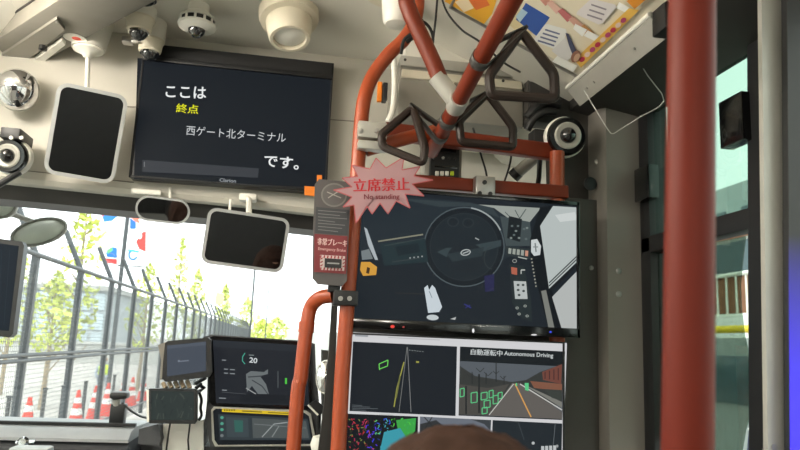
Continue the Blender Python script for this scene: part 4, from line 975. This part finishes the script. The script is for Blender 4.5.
c.build('screen_image', 'screen', t)
b = MB(); b.prism([P(x, y, 1.979) for x, y in ((146.5, 390), (148.8, 390), (149, 422), (146.8, 422))], (0, .02, 0)); obj('bright_edge', b, 'white_plastic', t)
b = MB(); b.tube([P(199, 392, 2.02), P(201.5, 400, 2.03), P(200.5, 408, 2.03), P(201.5, 415, 2.04), P(199, 420, 2.03)], .004, 8, True, 4); b.tube([P(196, 388, 2.01), P(201, 384, 2.03)], .005, 8); obj('wiring', b, 'cable', t)
b = MB(); b.tube([P(170, 424, 2.0), P(168, 436, 2.04), P(166, 452, 2.06)], .0025, 6); b.tube([P(190, 424, 2.0), P(188, 440, 2.04), P(189, 455, 2.06)], .0025, 6); obj('lead', b, 'cable', t)
b = MB()
for i in range(5): b.tube([P(163 + i * 6, 383 - i * .6, 2.03), P(166 + i * 6, 388, 2.02)], .006, 8)
tag(obj('wire_bundle', b, 'bark'), 'brown wire bundle between the two small screens', 'wires')
b = MB(); b.prism([P(x, y, 2.02) for x, y in ((139, 429), (158, 424), (161, 440), (159, 446), (138, 444))], (0, .09, 0)); tag(obj('dash_module', b, 'dash_dark'), 'dark grey module box on the dashboard beside the small screen', 'box')
t = thing('dash_camera', 'black dashboard camera on an upright post against the windscreen', 'camera', P(117, 428, 2.25))
b = MB(); p0, p1 = P(110.5, 404, 2.25), P(123, 424.8, 2.25); b.box2((p0.x, 2.25, p1.z), (p1.x, 2.29, p0.z), .004); obj('post', b, 'black_plastic', t)
b = MB(); p0, p1 = P(110, 391.5, 2.24), P(127.5, 399.5, 2.24); b.box2((p0.x, 2.23, p1.z), (p1.x, 2.28, p0.z), .01); obj('head', b, 'black_plastic', t)
b = MB(); b.tube([P(116, 399, 2.255), P(116.5, 405, 2.26)], .012, 10); obj('swivel', b, 'alu', t)
b = MB(); b.tube([P(122, 403, 2.26), P(130, 410, 2.25), P(140, 416, 2.2), P(148, 418, 2.1)], .0035, 8, True, 5); obj('lead', b, 'cable', t)
# driver's seat corner and small things between the poles
t = thing('driver_chair', 'dark driver chair mostly hidden behind the partition', 'chair', (.42, 1.95, 0))
b = MB(); b.box((.45, 1.80, .95), (.46, .12, .68), Matrix.Rotation(-.12, 3, 'X'), .05, 3); obj('backrest', b, 'charcoal', t)
b = MB(); b.box((.45, 2.0, .62), (.46, .38, .12), None, .04, 3); obj('cushion', b, 'charcoal', t)
b = MB(); b.box((.45, 2.0, .30), (.22, .22, .60), None, .02); obj('pedestal', b, 'black_plastic', t)
b = MB(); q = [P(334, 300, 1.66), P(331, 345, 1.66), P(326, 400, 1.66), P(321, 455, 1.66)]
b.prism([P(332, 300, 1.70), P(338, 300, 1.70), P(336, 350, 1.70), P(334, 470, 1.70), P(316, 470, 1.70), P(324, 405, 1.70), P(329, 350, 1.70)], (0, .02, 0)); tag(obj('side_guard', b, 'charcoal'), 'dark tapering guard strip between the two orange poles', 'guard')
c3 = P(325.5, 377, 1.85); t = thing('round_mirror', 'small round convex mirror between the two orange poles', 'mirror', c3)
b = MB(); b.lathe([(.042, .02), (.045, .006), (.043, 0)], c3, (.2, 1, 0), 28, .6); obj('rim', b, 'white_plastic', t); b = MB(); b.lathe([(.041, 0), (.03, .008), (.0, .013)], c3, (-.2, -1, 0), 28, .6); obj('convex_glass', b, 'chrome', t)
b = MB(); b.tube([c3 + V((0, .015, 0)), P(330, 420, 1.88), P(330, 460, 1.9)], .006, 8); obj('stalk', b, 'black_plastic', t)
t = thing('phone_holder', 'dark angled device with a bright edge left of the round mirror', 'device', P(318, 415, 1.88))
b = MB(); b.prism([P(x, y, 1.88) for x, y in ((308, 405), (316, 400), (326, 408), (320, 416))], (0, .012, 0)); obj('body', b, 'black_plastic', t); b = MB(); b.tube([P(308, 405, 1.877), P(318, 415, 1.877)], .003, 6); obj('edge', b, 'white_plastic', t)
b = MB(); b.tube([P(319, 415, 1.89), P(318, 440, 1.92), P(317, 460, 1.95)], .006, 8); obj('stand', b, 'black_plastic', t)
b = MB(); b.lathe([(.0, 0), (.018, .006), (.022, .02), (.016, .04), (0, .045)], P(318, 452, 1.9), (0, 0, 1), 16); obj('white_knob', b, 'white_plastic', t)
b = MB(); b.prism([P(x, y, 2.0) for x, y in ((323, 350), (334, 351), (336, 460), (325, 460), (323, 400))], (0, .1, 0)); tag(obj('instrument_hood', b, 'charcoal'), 'dark instrument hood right of the double screen', 'hood')

# ------------------------------------------------------------------ seated passenger in front of the viewer
YH = .50; hx = P(465, 440, YH).x; HT = P(465, 427, YH).z; bx = hx - .15
t = thing('bus_seat', 'blue fabric bus seat under the passenger ahead', 'seat', (bx, .44, 0))
b = MB(); b.box((bx, .55, .42), (.33, .42, .10), None, .035, 3); obj('cushion', b, 'seat_fabric', t)
b = MB(); b.box((bx, .29, .78), (.33, .07, .62), Matrix.Rotation(-.10, 3, 'X'), .035, 3); obj('backrest', b, 'seat_fabric', t)
for sx_ in (-.13, .13):
    b = MB(); b.box((bx + sx_, .53, .185), (.04, .34, .37), None, .01); obj('leg', b, 'steel', t)
t = thing('person', 'seated passenger with short brown hair seen from behind at the bottom', 'person', (bx, .48, .47))
def skin_body(name, joints, edges, m, parent, sub=2, rootv=0):
    me = bpy.data.meshes.new(name); off = worldloc(parent)
    me.from_pydata([V(j[0]) - off for j in joints], edges, []); ob = bpy.data.objects.new(name, me); C.objects.link(ob); ob.parent = parent
    sk = ob.modifiers.new('skin', 'SKIN'); sk.use_smooth_shade = True
    if not me.skin_vertices: bpy.context.view_layer.objects.active = ob
    for i, j in enumerate(joints):
        r = j[1]; me.skin_vertices[0].data[i].radius = r if isinstance(r, tuple) else (r, r); me.skin_vertices[0].data[i].use_root = (i == rootv)
    sb = ob.modifiers.new('sub', 'SUBSURF'); sb.levels = sub; sb.render_levels = sub
    me.materials.append(MATS[m]); return ob
sh = HT - .30
J = [((bx, 0.440, .55), (.15, .12)), ((bx, 0.430, .75), (.14, .11)), ((bx, 0.440, sh - .06), (.15, .105)), ((bx + .04, 0.465, sh + .035), .062), ((hx - .01, 0.480, sh + .09), .054),
     ((bx - .16, 0.440, sh - .04), .065), ((bx - .21, 0.480, sh - .30), .05), ((bx - .16, 0.700, sh - .40), .04), ((bx - .11, 0.760, sh - .42), .032),
     ((bx + .15, 0.440, sh - .04), .065), ((bx + .17, 0.480, sh - .30), .05), ((bx + .16, 0.700, sh - .40), .04), ((bx + .11, 0.760, sh - .42), .032),
     ((bx - .10, 0.540, .55), .085), ((bx - .11, 0.900, .54), .065), ((bx - .11, 0.920, .10), .045), ((bx - .11, 1.040, .045), .04),
     ((bx + .10, 0.540, .55), .085), ((bx + .11, 0.900, .54), .065), ((bx + .11, 0.920, .10), .045), ((bx + .11, 1.040, .045), .04)]
Eg = [(0, 1), (1, 2), (2, 3), (3, 4), (2, 5), (5, 6), (6, 7), (7, 8), (2, 9), (9, 10), (10, 11), (11, 12), (0, 13), (13, 14), (14, 15), (15, 16), (0, 17), (17, 18), (18, 19), (19, 20)]
body = skin_body('body', J, Eg, 'shirt', t)
# head with face, ears
def blob(c3, rad, fn=None, nu=24, nv=16):
    vs = []; fs = []
    for i in range(nv + 1):
        th = math.pi * i / nv
        for k in range(nu):
            ph = 2 * math.pi * k / nu; d = V((math.sin(th) * math.cos(ph), math.sin(th) * math.sin(ph), math.cos(th)))
            s_ = fn(d) if fn else 1.0; vs.append(V(c3) + V((d.x * rad[0], d.y * rad[1], d.z * rad[2])) * s_)
    for i in range(nv):
        for k in range(nu): fs.append([i * nu + k, (i + 1) * nu + k, (i + 1) * nu + (k + 1) % nu, i * nu + (k + 1) % nu])
    return vs, fs
HC = V((hx, YH + .005, HT - .124))
def headf(d):
    s_ = 1.0
    if d.z < -.2: s_ -= .10 * (-.2 - d.z)
    s_ += .10 * math.exp(-((d.x / .12) ** 2 + ((d.z + .15) / .16) ** 2)) * (d.y > 0)                  # nose
    s_ -= .05 * math.exp(-(((abs(d.x) - .34) / .14) ** 2 + ((d.z - .08) / .12) ** 2)) * (d.y > 0)       # eye sockets
    s_ += .03 * math.exp(-((d.x / .25) ** 2 + ((d.z + .55) / .08) ** 2)) * (d.y > 0)                   # lips
    return s_
b = MB(); b.add(*blob(HC, (.078, .097, .115), headf, 40, 30))
for s_ in (-1, 1): b.add(*blob(HC + V((s_ * .080, -.005, -.01)), (.012, .022, .032), None, 12, 8))
b.tube([HC + V((0, -.02, -.07)), V((bx + .04, .47, sh + .02))], .052, 16)
hd_ = obj('head', b, 'skin', t, 60)
for s_ in (-1, 1):
    b = MB(); b.add(*blob(HC + V((s_ * .031, .083, .012)), (.011, .009, .008), None, 12, 8)); obj('eye', b, 'white_plastic', hd_)
    b = MB(); b.add(*blob(HC + V((s_ * .031, .0895, .012)), (.005, .004, .005), None, 10, 6)); obj('iris', b, 'lens_black', hd_)
b = MB(); b.tube([HC + V((-.022, .084, -.062)), HC + V((0, .092, -.060)), HC + V((.022, .084, -.062))], [.003, .005, .003], 8); obj('mouth', b, 'cone_red', hd_)
rnd = random.Random(11)
def hairf(d):
    if d.y > .55 and d.z < .55: return .93
    if d.z < -.45: return .90
    return 1.075 + .012 * math.sin(d.x * 23 + d.y * 9) * math.cos(d.y * 17) + rnd.uniform(-.006, .006)
b = MB(); b.add(*blob(HC, (.096, .106, .1155), hairf, 60, 40)); obj('hair', b, 'hair', t, 80)
for s_ in (-1, 1):
    w0 = V((bx + s_ * .115, .755, sh - .42)); b = MB(); b.add(*blob(w0 + V((-s_ * .01, .05, -.008)), (.036, .05, .015), None, 14, 10))
    for k, (fx_, L) in enumerate(((-.026, .06), (-.009, .072), (.009, .068), (.025, .052))):
        f0 = w0 + V((fx_, .085, -.006)); b.tube([f0, f0 + V((0, L * .45, .002)), f0 + V((0, L * .8, -.016)), f0 + V((0, L * .95, -.034))], [.0088, .0085, .008, .006], 8, True, 3)
    f0 = w0 + V((-s_ * .036, .04, -.008)); b.tube([f0, f0 + V((-s_ * .018, .028, 0)), f0 + V((-s_ * .02, .05, -.01))], [.010, .009, .007], 8, True, 3)
    obj('hand', b, 'skin', t, 70)

# ================================================================== outside
GZ = -.38
b = MB(); b.add([(-160, -40, GZ), (160, -40, GZ), (160, 400, GZ), (-160, 400, GZ)], [[0, 1, 2, 3]]); o = struct('ground', b, 'asphalt')
# --- security fence along the left
FX = -3.2
def hz(px, py, Y): return P(px, py, Y).z
ftop = hz(29, 255, 9.35); fmid1 = hz(20, 355.5, 9.1); fmid0 = hz(20, 361, 9.1)
fence = thing('security_fence', 'long grey mesh security fence with angled arms along the road', 'fence', (FX, 30, GZ))
ys = [5.35 + 2 * i for i in range(32)]
pb = MB(); pb.box2((-.042, -.042, 0), (.042, .042, ftop - GZ)); arm = [V((0, 0, ftop - GZ)), V((-.30, 0, ftop - GZ + .62))]
pb.tube(arm, .042, 6)
pm = obj('post', pb, 'fence_post', fence); me0 = pm.data
for v in me0.vertices: v.co += worldloc(fence)           # mesh was built round its own foot
pm.location = V((0, ys[0] - 30, 0))
for y in ys[1:]:
    q = pm.copy(); C.objects.link(q); q.parent = fence; q.location = V((0, y - 30, 0))
for (z, r) in ((ftop, .034), (fmid1, .026), (fmid0, .026), (GZ + .25, .02)):
    b = MB(); b.tube([(FX + .05, ys[0], z), (FX + .05, ys[-1], z)], r, 8); obj('rail', b, 'fence_post', fence)
wb = MB(); hgt = ftop - GZ - .1
for i in range(34):
    y = .06 * i + .01; wb.box2((-.0025, y - .0025, .05), (.0025, y + .0025, hgt))
for i in range(int(hgt / .06)):
    z = .06 + .06 * i; wb.box2((-.0025, 0, z - .0025), (.0025, 2, z + .0025))
wm = obj('mesh_panel', wb, 'fence_wire', fence)
for v in wm.data.vertices: v.co += worldloc(fence)
wm.location = V((0, ys[0] - 30, 0))
for y in ys[1:-1]:
    q = wm.copy(); C.objects.link(q); q.parent = fence; q.location = V((0, y - 30, 0))
for k in (.3, .65, 1.0):
    b = MB(); b.tube([(FX - .30 * k, ys[0], ftop + .62 * k), (FX - .30 * k, ys[-1], ftop + .62 * k)], .006, 5); obj('barbed_wire', b, 'fence_wire', fence)
# --- trees
def leaf_mesh(h, w_, n_, rnd, base, ls=1.0):
    vs = []; fs = []
    for i in range(n_):
        u = rnd.random(); z = base + (h - base) * u
        rad = w_ * (math.sin(math.pi * min(1, u * .92 + .08)) ** .6) * (1.15 - .6 * u) * math.sqrt(rnd.random()); a = rnd.random() * 6.283
        c_ = V((rad * math.cos(a), rad * math.sin(a), z + rnd.uniform(-.1, .1))); s_ = rnd.uniform(.06, .12) * ls
        d1 = V((rnd.gauss(0, 1), rnd.gauss(0, 1), rnd.gauss(0, 1))).normalized(); d2 = d1.cross(V((rnd.gauss(0, 1), rnd.gauss(0, 1), rnd.gauss(0, 1)))).normalized()
        k = len(vs); vs += [c_ - d1 * s_, c_ + d2 * s_ * .5, c_ + d1 * s_, c_ - d2 * s_ * .5]; fs.append([k, k + 1, k + 2, k + 3])
    return vs, fs
def tree(label, px, Y, top_py, w_, n_, seed, m='leaf', base=1.2):
    rnd = random.Random(seed); x = P(px, 335, Y).x; h = P(px, top_py, Y).z - GZ
    t = thing('young_tree', label, 'tree', (x, Y, GZ), 'young trees behind the fence')
    b = MB(); b.tube([(x, Y, GZ), (x + .03, Y, GZ + h * .4), (x, Y, GZ + h * .95)], [.07, .05, .012], 8); 
    for i in range(9):
        u = .25 + .07 * i; a = rnd.random() * 6.28; r_ = w_ * .8 * (1 - u * .5); b.tube([(x, Y, GZ + h * u), (x + r_ * math.cos(a), Y + r_ * math.sin(a), GZ + h * u + r_ * 1.2)], [.022, .008], 5)
    obj('trunk', b, 'bark', t)
    vs, fs = leaf_mesh(h, w_, n_, rnd, base, max(1, Y / 25)); b = MB(); b.add([v + V((x, Y, GZ)) for v in vs], fs); f_ = obj('foliage', b, m, t); f_['kind'] = 'stuff'
    return t
tree('tall sparse yellow green tree nearest behind the fence', 72, 14.5, 192, .50, 330, 1, 'leaf', 1.6)
tree('leafy young tree at the left behind the fence beside the mirror screen', 50, 17.5, 275, .75, 380, 2, 'leaf', 1.4)
tree('small tree behind the fence to the right of the banner pole', 143, 24, 264, .7, 420, 3, 'leaf', 1.4)
tree('slender pale tree rising above the fence arms', 174, 29, 236, .5, 420, 4, 'leaf_washed_out', 1.5)
tree('slender pale tree behind the fence near the square mirror', 193, 34, 270, .6, 400, 5, 'leaf_washed_out', 1.5)
tree('distant pale tree behind the fence below the square mirror', 222, 53, 285, .8, 400, 6, 'leaf_washed_out', 1.5)
tree('far small tree beside the lamp poles', 245, 88, 298, 1.6, 300, 7, 'leaf_washed_out', 1.2)
tree('far low tree at the end of the fence', 276, 130, 318, 3.4, 400, 8, 'leaf_washed_out', 1.0)
tree('young tree partly behind the left oval mirror', 8, 21, 245, .7, 420, 9, 'leaf', 1.4)
tree('distant green tree above the dark double screen', 262, 120, 320, 3.2, 400, 10, 'leaf', .8)
# --- banner pole: two white banners with abstract red and blue shapes
YBN = 19.0
pbx = P(125.5, 235, YBN).x
t = thing('banner_pole', 'grey pole with two white banners of red and blue shapes', 'banner', (pbx, YBN, GZ))
b = MB(); b.tube([(pbx, YBN, GZ), (pbx, YBN, hz(126, 194, YBN))], .055, 10); obj('pole', b, 'fence_post', t)
def shapes(c):
    c.poly([(101, 213), (106, 207), (120, 206), (120, 214), (112, 221), (104, 222)], (20, 110, 180)); c.poly([(101, 213), (105, 206), (112, 206), (106, 211), (103, 217)], (206, 60, 52))
    c.arc(109, 230.5, 3.6, 3.6, 1.2, (240, 176, 150)); c.poly([(96, 239), (104, 232), (108, 231), (102, 238)], (214, 220, 120))
    c.poly([(106, 253), (112, 247), (117, 248), (117, 258), (107, 257)], (20, 100, 180)); c.poly([(104, 258), (117, 259), (117, 264), (108, 263)], (206, 50, 50)); c.poly([(107, 250), (112, 247), (113, 250), (108, 254)], (96, 190, 110))
def shapes2(c):
    c.poly([(130, 218), (136, 222), (136, 229), (130, 229)], (20, 96, 180)); c.poly([(131, 210), (138, 216), (140, 224), (136, 222), (131, 218)], (240, 110, 90))
    c.poly([(136, 242), (141, 233), (146, 231), (146, 252), (139, 249)], (206, 56, 52)); c.arc(133, 255, 4, 4.5, 2, (20, 110, 180), 20, 290); c.poly([(128, 249), (139, 251), (139, 253), (128, 251)], (60, 170, 200)); c.ell(140, 236, 2, 3, (250, 250, 250), 12)
for (pts, fn, nm) in (([(97, 203), (121, 206), (117, 266), (99, 264)], shapes, 'banner'), ([(129, 207), (147, 210), (145, 263), (127, 262)], shapes2, 'banner')):
    o_ = obj(nm, MB().prism([P(x, y, YBN) for x, y in pts], (0, .02, 0)), 'banner', t)
    c = Canvas((0, YBN, 0), step=.002); fn(c); c.build('banner_print', 'print', o_)
b = MB()
for y in (204, 264): b.tube([P(99, y, YBN + .03), P(147, y + 3, YBN + .03)], .02, 6)
obj('cross_arms', b, 'fence_post', t)
# --- traffic cones and delineator posts
def cone_at(label, px, py, Y):
    p = P(px, py, Y); x, y = p.x, p.y
    t = thing('traffic_cone', label, 'cone', (x, y, GZ), 'red and white cones behind the fence')
    b = MB(); b.box((x, y, GZ + .02), (.36, .36, .04), None, .01); obj('base', b, 'cone_red', t)
    for i, (z0_, z1_, m_) in enumerate(((.04, .26, 'cone_red'), (.26, .38, 'cone_white'), (.38, .48, 'cone_red'), (.48, .58, 'cone_white'), (.58, .72, 'cone_red'))):
        r = lambda z: .15 - .12 * z / .72
        b = MB(); b.lathe([(r(z0_), z0_), (r(z1_), z1_)], (x, y, GZ), (0, 0, 1), 16); obj('band', b, m_, t)
    return t
cn = [(78, 'traffic cone nearest to the second fence post behind the windscreen', 14.3), (95, 'traffic cone second in the row behind the fence', 15.6), (107, 'traffic cone just left of the dashboard camera', 16.6), (131, 'traffic cone just right of the dashboard camera', 19.0), (142, 'traffic cone last in the row beside the small screens', 20.5), (30, 'traffic cone at the far left behind the fence', 12.6), (122, 'traffic cone hidden behind the dashboard camera head', 18)]
for (px, lb, Y) in cn: cone_at(lb, px, 400, Y)
for i, (px, Y) in enumerate(((9, 11.2), (44, 12.9), (62, 13.6), (84, 15.0), (112, 17.6), (123, 18.6), (143, 21.0))):
    x = P(px, 400, Y).x; t = thing('marker_post', ('first', 'second', 'third', 'fourth', 'fifth', 'sixth', 'seventh')[i] + ' dark marker post from the left in the roped row behind the fence', 'post', (x, Y, GZ), 'marker posts behind the fence')
    b = MB(); b.tube([(x, Y, GZ), (x, Y, GZ + .82)], .035, 8); obj('shaft', b, 'charcoal', t); b = MB(); b.lathe([(.10, 0), (.09, .03), (.04, .05)], (x, Y, GZ), (0, 0, 1), 14); obj('foot', b, 'rubber', t); b = MB(); b.lathe([(.045, 0), (.045, .03)], (x, Y, GZ + .82), (0, 0, 1), 10); obj('cap', b, 'rubber', t)
# crouching worker with a bright vest
wx, wy = P(105.5, 372, 24).x, 24.0
t = thing('person', 'distant crouching worker in a yellow green vest behind the fence', 'person', (wx, wy, GZ))
z = GZ
Jw = [((wx, wy, z + .30), .13), ((wx, wy - .05, z + .52), (.15, .11)), ((wx, wy - .14, z + .76), (.17, .11)), ((wx, wy - .17, z + .88), .055), ((wx - .19, wy - .15, z + .74), .06), ((wx - .22, wy - .32, z + .52), .045), ((wx - .14, wy - .48, z + .40), .035), ((wx + .19, wy - .15, z + .74), .06), ((wx + .22, wy - .32, z + .52), .045), ((wx + .14, wy - .48, z + .40), .035),
      ((wx - .12, wy - .36, z + .46), .075), ((wx - .12, wy - .12, z + .08), .05), ((wx - .12, wy - .30, z + .05), .04), ((wx + .12, wy - .36, z + .46), .075), ((wx + .12, wy - .12, z + .08), .05), ((wx + .12, wy - .30, z + .05), .04)]
skin_body('body', Jw, [(0, 1), (1, 2), (2, 3), (2, 4), (4, 5), (5, 6), (2, 7), (7, 8), (8, 9), (0, 10), (10, 11), (11, 12), (0, 13), (13, 14), (14, 15)], 'work_clothes', t)
b = MB(); b.lathe([(.16, 0), (.20, .12), (.22, .30), (.21, .42), (.10, .50)], (wx, wy - .02, z + .34), (0, -.25, 1), 20); obj('vest', b, 'hi_vis', t)
b = MB(); b.add(*blob((wx, wy - .20, z + 1.02), (.08, .10, .12))); hd2 = obj('head', b, 'skin', t); b = MB(); b.add(*blob((wx, wy - .19, z + 1.06), (.10, .12, .10))); obj('helmet', b, 'cone_white', hd2)
# --- far structures
def block(name, label, cat, x0, x1, y0, y1, z1, m): 
    b = MB(); b.box2((x0, y0, GZ), (x1, y1, z1)); t = thing(name, label, cat, ((x0 + x1) / 2, (y0 + y1) / 2, GZ)); obj('wall', b, m, t); return t
t = block('concrete_wall', 'long low concrete wall far beyond the fence', 'wall', -40, -7, 44, 45, GZ + 1.1, 'concrete')
b = MB(); b.box2((-40, 43.9, GZ + 1.1), (-7, 45.1, GZ + 1.25)); obj('coping', b, 'concrete', t)
xa, xb, za = P(-70, 330, 52).x, P(104, 330, 52).x, P(40, 288, 52).z
t = block('pale_hall', 'pale blue grey glazed hall behind the fence at the left', 'building', xa, xb, 52, 66, za, 'building_grey')
b = MB(); b.box2((xa - .3, 51.7, za), (xb + .3, 66, za + .35)); obj('roof_edge', b, 'concrete', t)
nc = 12; dw = (xb - xa) / nc; dh = (za - GZ - .6) / 3
for i in range(nc):
    for k in range(3):
        b = MB(); b.box2((xa + i * dw + .12, 51.9, GZ + .5 + k * dh + .1), (xa + (i + 1) * dw - .12, 52.01, GZ + .5 + (k + 1) * dh - .1)); obj('facade_panel', b, 'hall_glass', t)
for i, (px, lb) in enumerate(((252.5, 'thin lamp pole standing below the square mirror'), (268, 'shorter thin lamp pole far away right of the square mirror'))):
    Y = (34, 60)[i]; x = P(px, 300, Y).x; tz = hz(px, (262, 284)[i], Y)
    t = thing('lamp_pole', lb, 'lamp pole', (x, Y, GZ)); b = MB(); b.tube([(x, Y, GZ), (x, Y, tz)], .05, 8); obj('pole', b, 'fence_post', t); b = MB(); b.box((x - .15, Y, tz), (.4, .12, .06), None, .01); obj('lamp_head', b, 'fence_post', t)
t = thing('site_barrier', 'pale construction barrier panels far ahead between the orange poles', 'barrier', (1.4, 40, GZ))
for i in range(6):
    b = MB(); x = .2 + i * 1.0; b.box2((x, 40, GZ), (x + .96, 40.06, GZ + 2.4)); obj('panel', b, 'concrete', t)
# small vermilion and blue flags on the far poles
for i, (px, py, m_, lb) in enumerate(((216, 298, 'flag_coral', 'small red flag above the far end of the fence'), (257, 317, 'flag_coral', 'tiny red flag farther along the fence'))):
    Y = (41, 90)[i]; p = P(px, py, Y); t = thing('flag', lb, 'flag', (p.x, Y, GZ)); b = MB(); b.tube([(p.x, Y, GZ), (p.x, Y, p.z + .35)], .025, 6); obj('staff', b, 'fence_post', t)
    b = MB(); b.prism([(p.x, Y - .03, p.z - .4), (p.x + .45, Y - .03, p.z - .3), (p.x + .42, Y - .03, p.z + .25), (p.x, Y - .03, p.z + .35)], (0, .015, 0)); obj('cloth', b, m_, t)
# --- right side of the road, seen through the side window
t = thing('brick_building', 'brown brick building across the road on the right', 'building', (9, 12, GZ))
b = MB(); b.box2((8.2, 5, GZ), (14, 30, CAMZ + 2.4)); obj('wall', b, 'brown_brick', t)
for i in range(10):
    b = MB(); b.box2((8.15, 6 + i * 2.4, CAMZ + 1.5), (8.22, 7.4 + i * 2.4, CAMZ + 2.2)); wd = obj('window_frame', b, 'concrete', t); b = MB(); b.box2((8.13, 6.1 + i * 2.4, CAMZ + 1.56), (8.16, 7.3 + i * 2.4, CAMZ + 2.14)); obj('pane', b, 'building_glass', wd)
b = MB(); b.box2((8.0, 5, CAMZ + 2.4), (14.1, 30, CAMZ + 2.6)); obj('cornice', b, 'concrete', t)
rz1, rz0 = PXp(750, 272, 7.2).z, PXp(750, 315, 7.2).z
t = thing('white_railing', 'white railing with upright bars in front of the brick building', 'railing', (7.2, 12, GZ))
for z in (rz1, rz0): 
    b = MB(); b.tube([(7.2, 5, z), (7.2, 22, z)], .035, 8); obj('rail', b, 'cone_white', t)
bb = MB(); bb.tube([(7.2, 5, GZ), (7.2, 5, rz1)], .018, 6); r0 = obj('bar', bb, 'cone_white', t)
for i in range(1, 68):
    q = r0.copy(); C.objects.link(q); q.parent = t; q.location = (0, .25 * i, 0)
b = MB(); b.box2((7.15, 5, GZ), (7.25, 22, rz0 - .03)); obj('plinth', b, 'banner', t)
t = thing('yellow_guard_rail', 'yellow tubular guard rail by the road on the right', 'guard rail', (5.6, 8, GZ)); zz = PXp(745, 329, 5.6)
b = MB(); b.tube([(5.6, 5, zz.z), (5.6, 11, zz.z)], .05, 10); obj('rail', b, 'yellow_paint', t)
for y in (5.5, 7.3, 9.2, 10.8): b = MB(); b.tube([(5.6, y, GZ), (5.6, y, zz.z)], .04, 8); obj('post', b, 'yellow_paint', t)
t = thing('parked_van', 'grey parked van with a dark window across the road', 'van', (4.6, 6.6, GZ)); zv = PXp(745, 338, 3.8).z
b = MB(); b.prism([(3.8, 4.3, GZ + .35), (3.8, 8.6, GZ + .35), (3.8, 8.6, zv - .45), (3.8, 8.2, zv - .06), (3.8, 7.9, zv), (3.8, 4.5, zv), (3.8, 4.3, zv - .1)], (1.6, 0, 0)); obj('body', b, 'van_grey', t)
for y0_, y1_ in ((4.6, 5.7), (5.8, 6.7), (6.8, 7.8)): b = MB(); b.box2((3.78, y0_, zv - .55), (3.81, y1_, zv - .15), .01); obj('window_pane', b, 'building_glass', t)
for y in (5.1, 7.7):
    b = MB(); b.lathe([(.30, 0), (.32, .04), (.32, .18), (.2, .2)], (3.76, y, GZ + .32), (1, 0, 0), 24); wh = obj('wheel', b, 'rubber', t); b = MB(); b.lathe([(.18, -.01), (.16, .02)], (3.76, y, GZ + .32), (1, 0, 0), 18); obj('hub_cap', b, 'alu', wh)
t = thing('pale_tower', 'pale tall building seen through the upper side window', 'building', (30, 34, GZ))
b = MB(); b.box2((24, 26, GZ), (36, 44, CAMZ + 9.5)); obj('wall', b, 'building_grey', t)
for i in range(5):
    for k in range(4):
        b = MB(); b.box2((23.9, 27.5 + i * 3.2, CAMZ - .5 + k * 2.4), (24.0, 29.3 + i * 3.2, CAMZ + .9 + k * 2.4)); obj('window_pane', b, 'building_glass', t)
# ------------------------------------------------------------------ added fill lights out of view, to brighten the bus interior
t = thing('fill_tube', 'unseen fill tube added along the left cove to brighten the ceiling', 'light', (-.93, .9, CAMZ + .70))
b = MB(); b.box((-.965, .9, CAMZ + .735), (.05, 1.6, .05), Matrix.Rotation(-.45, 3, 'Y'), .006); obj('housing', b, 'white_plastic', t)
b = MB(); b.tube([(-.93, .12, CAMZ + .70), (-.93, 1.68, CAMZ + .70)], .045, 20); obj('tube_diffuser', b, 'fill_tube_white', t)
for i, (x, y) in enumerate(((-.42, -1.9), (.10, -2.3))):
    t = thing('fill_strip', ('unseen fill strip added under the rear ceiling on the left', 'unseen fill strip added under the rear ceiling on the right')[i], 'light', (x, y, ZC - .03))
    b = MB(); b.box((x, y, ZC - .012), (.16, 1.1, .024), None, .006); obj('housing', b, 'white_plastic', t)
    b = MB(); b.box((x, y, ZC - .030), (.12, 1.04, .012), None, .004); obj('diffuser', b, 'fill_strip_white', t)
# added board standing in for the dark blue striped patch in the window
q = [PXp(x, y, 2.6) for x, y in ((757, 345), (775, 345), (775, 480), (744, 480))]
t = thing('stand_in_board', 'added dark blue board with white stripes standing in for a window patch', 'board', (2.62, q[0].y, GZ))
b = MB(); b.prism([q[0], q[1], V((2.6, q[2].y, GZ)), V((2.6, q[3].y, GZ)), q[3]], (.05, 0, 0)); obj('board_face', b, 'navy', t)
for y in (402, 411, 420, 429):
    b = MB(); b.tube([PXp(752 - (y - 400) * .1, y, 2.59), PXp(770, y + 3, 2.59)], .008, 6); obj('stripe', b, 'cone_white', t)
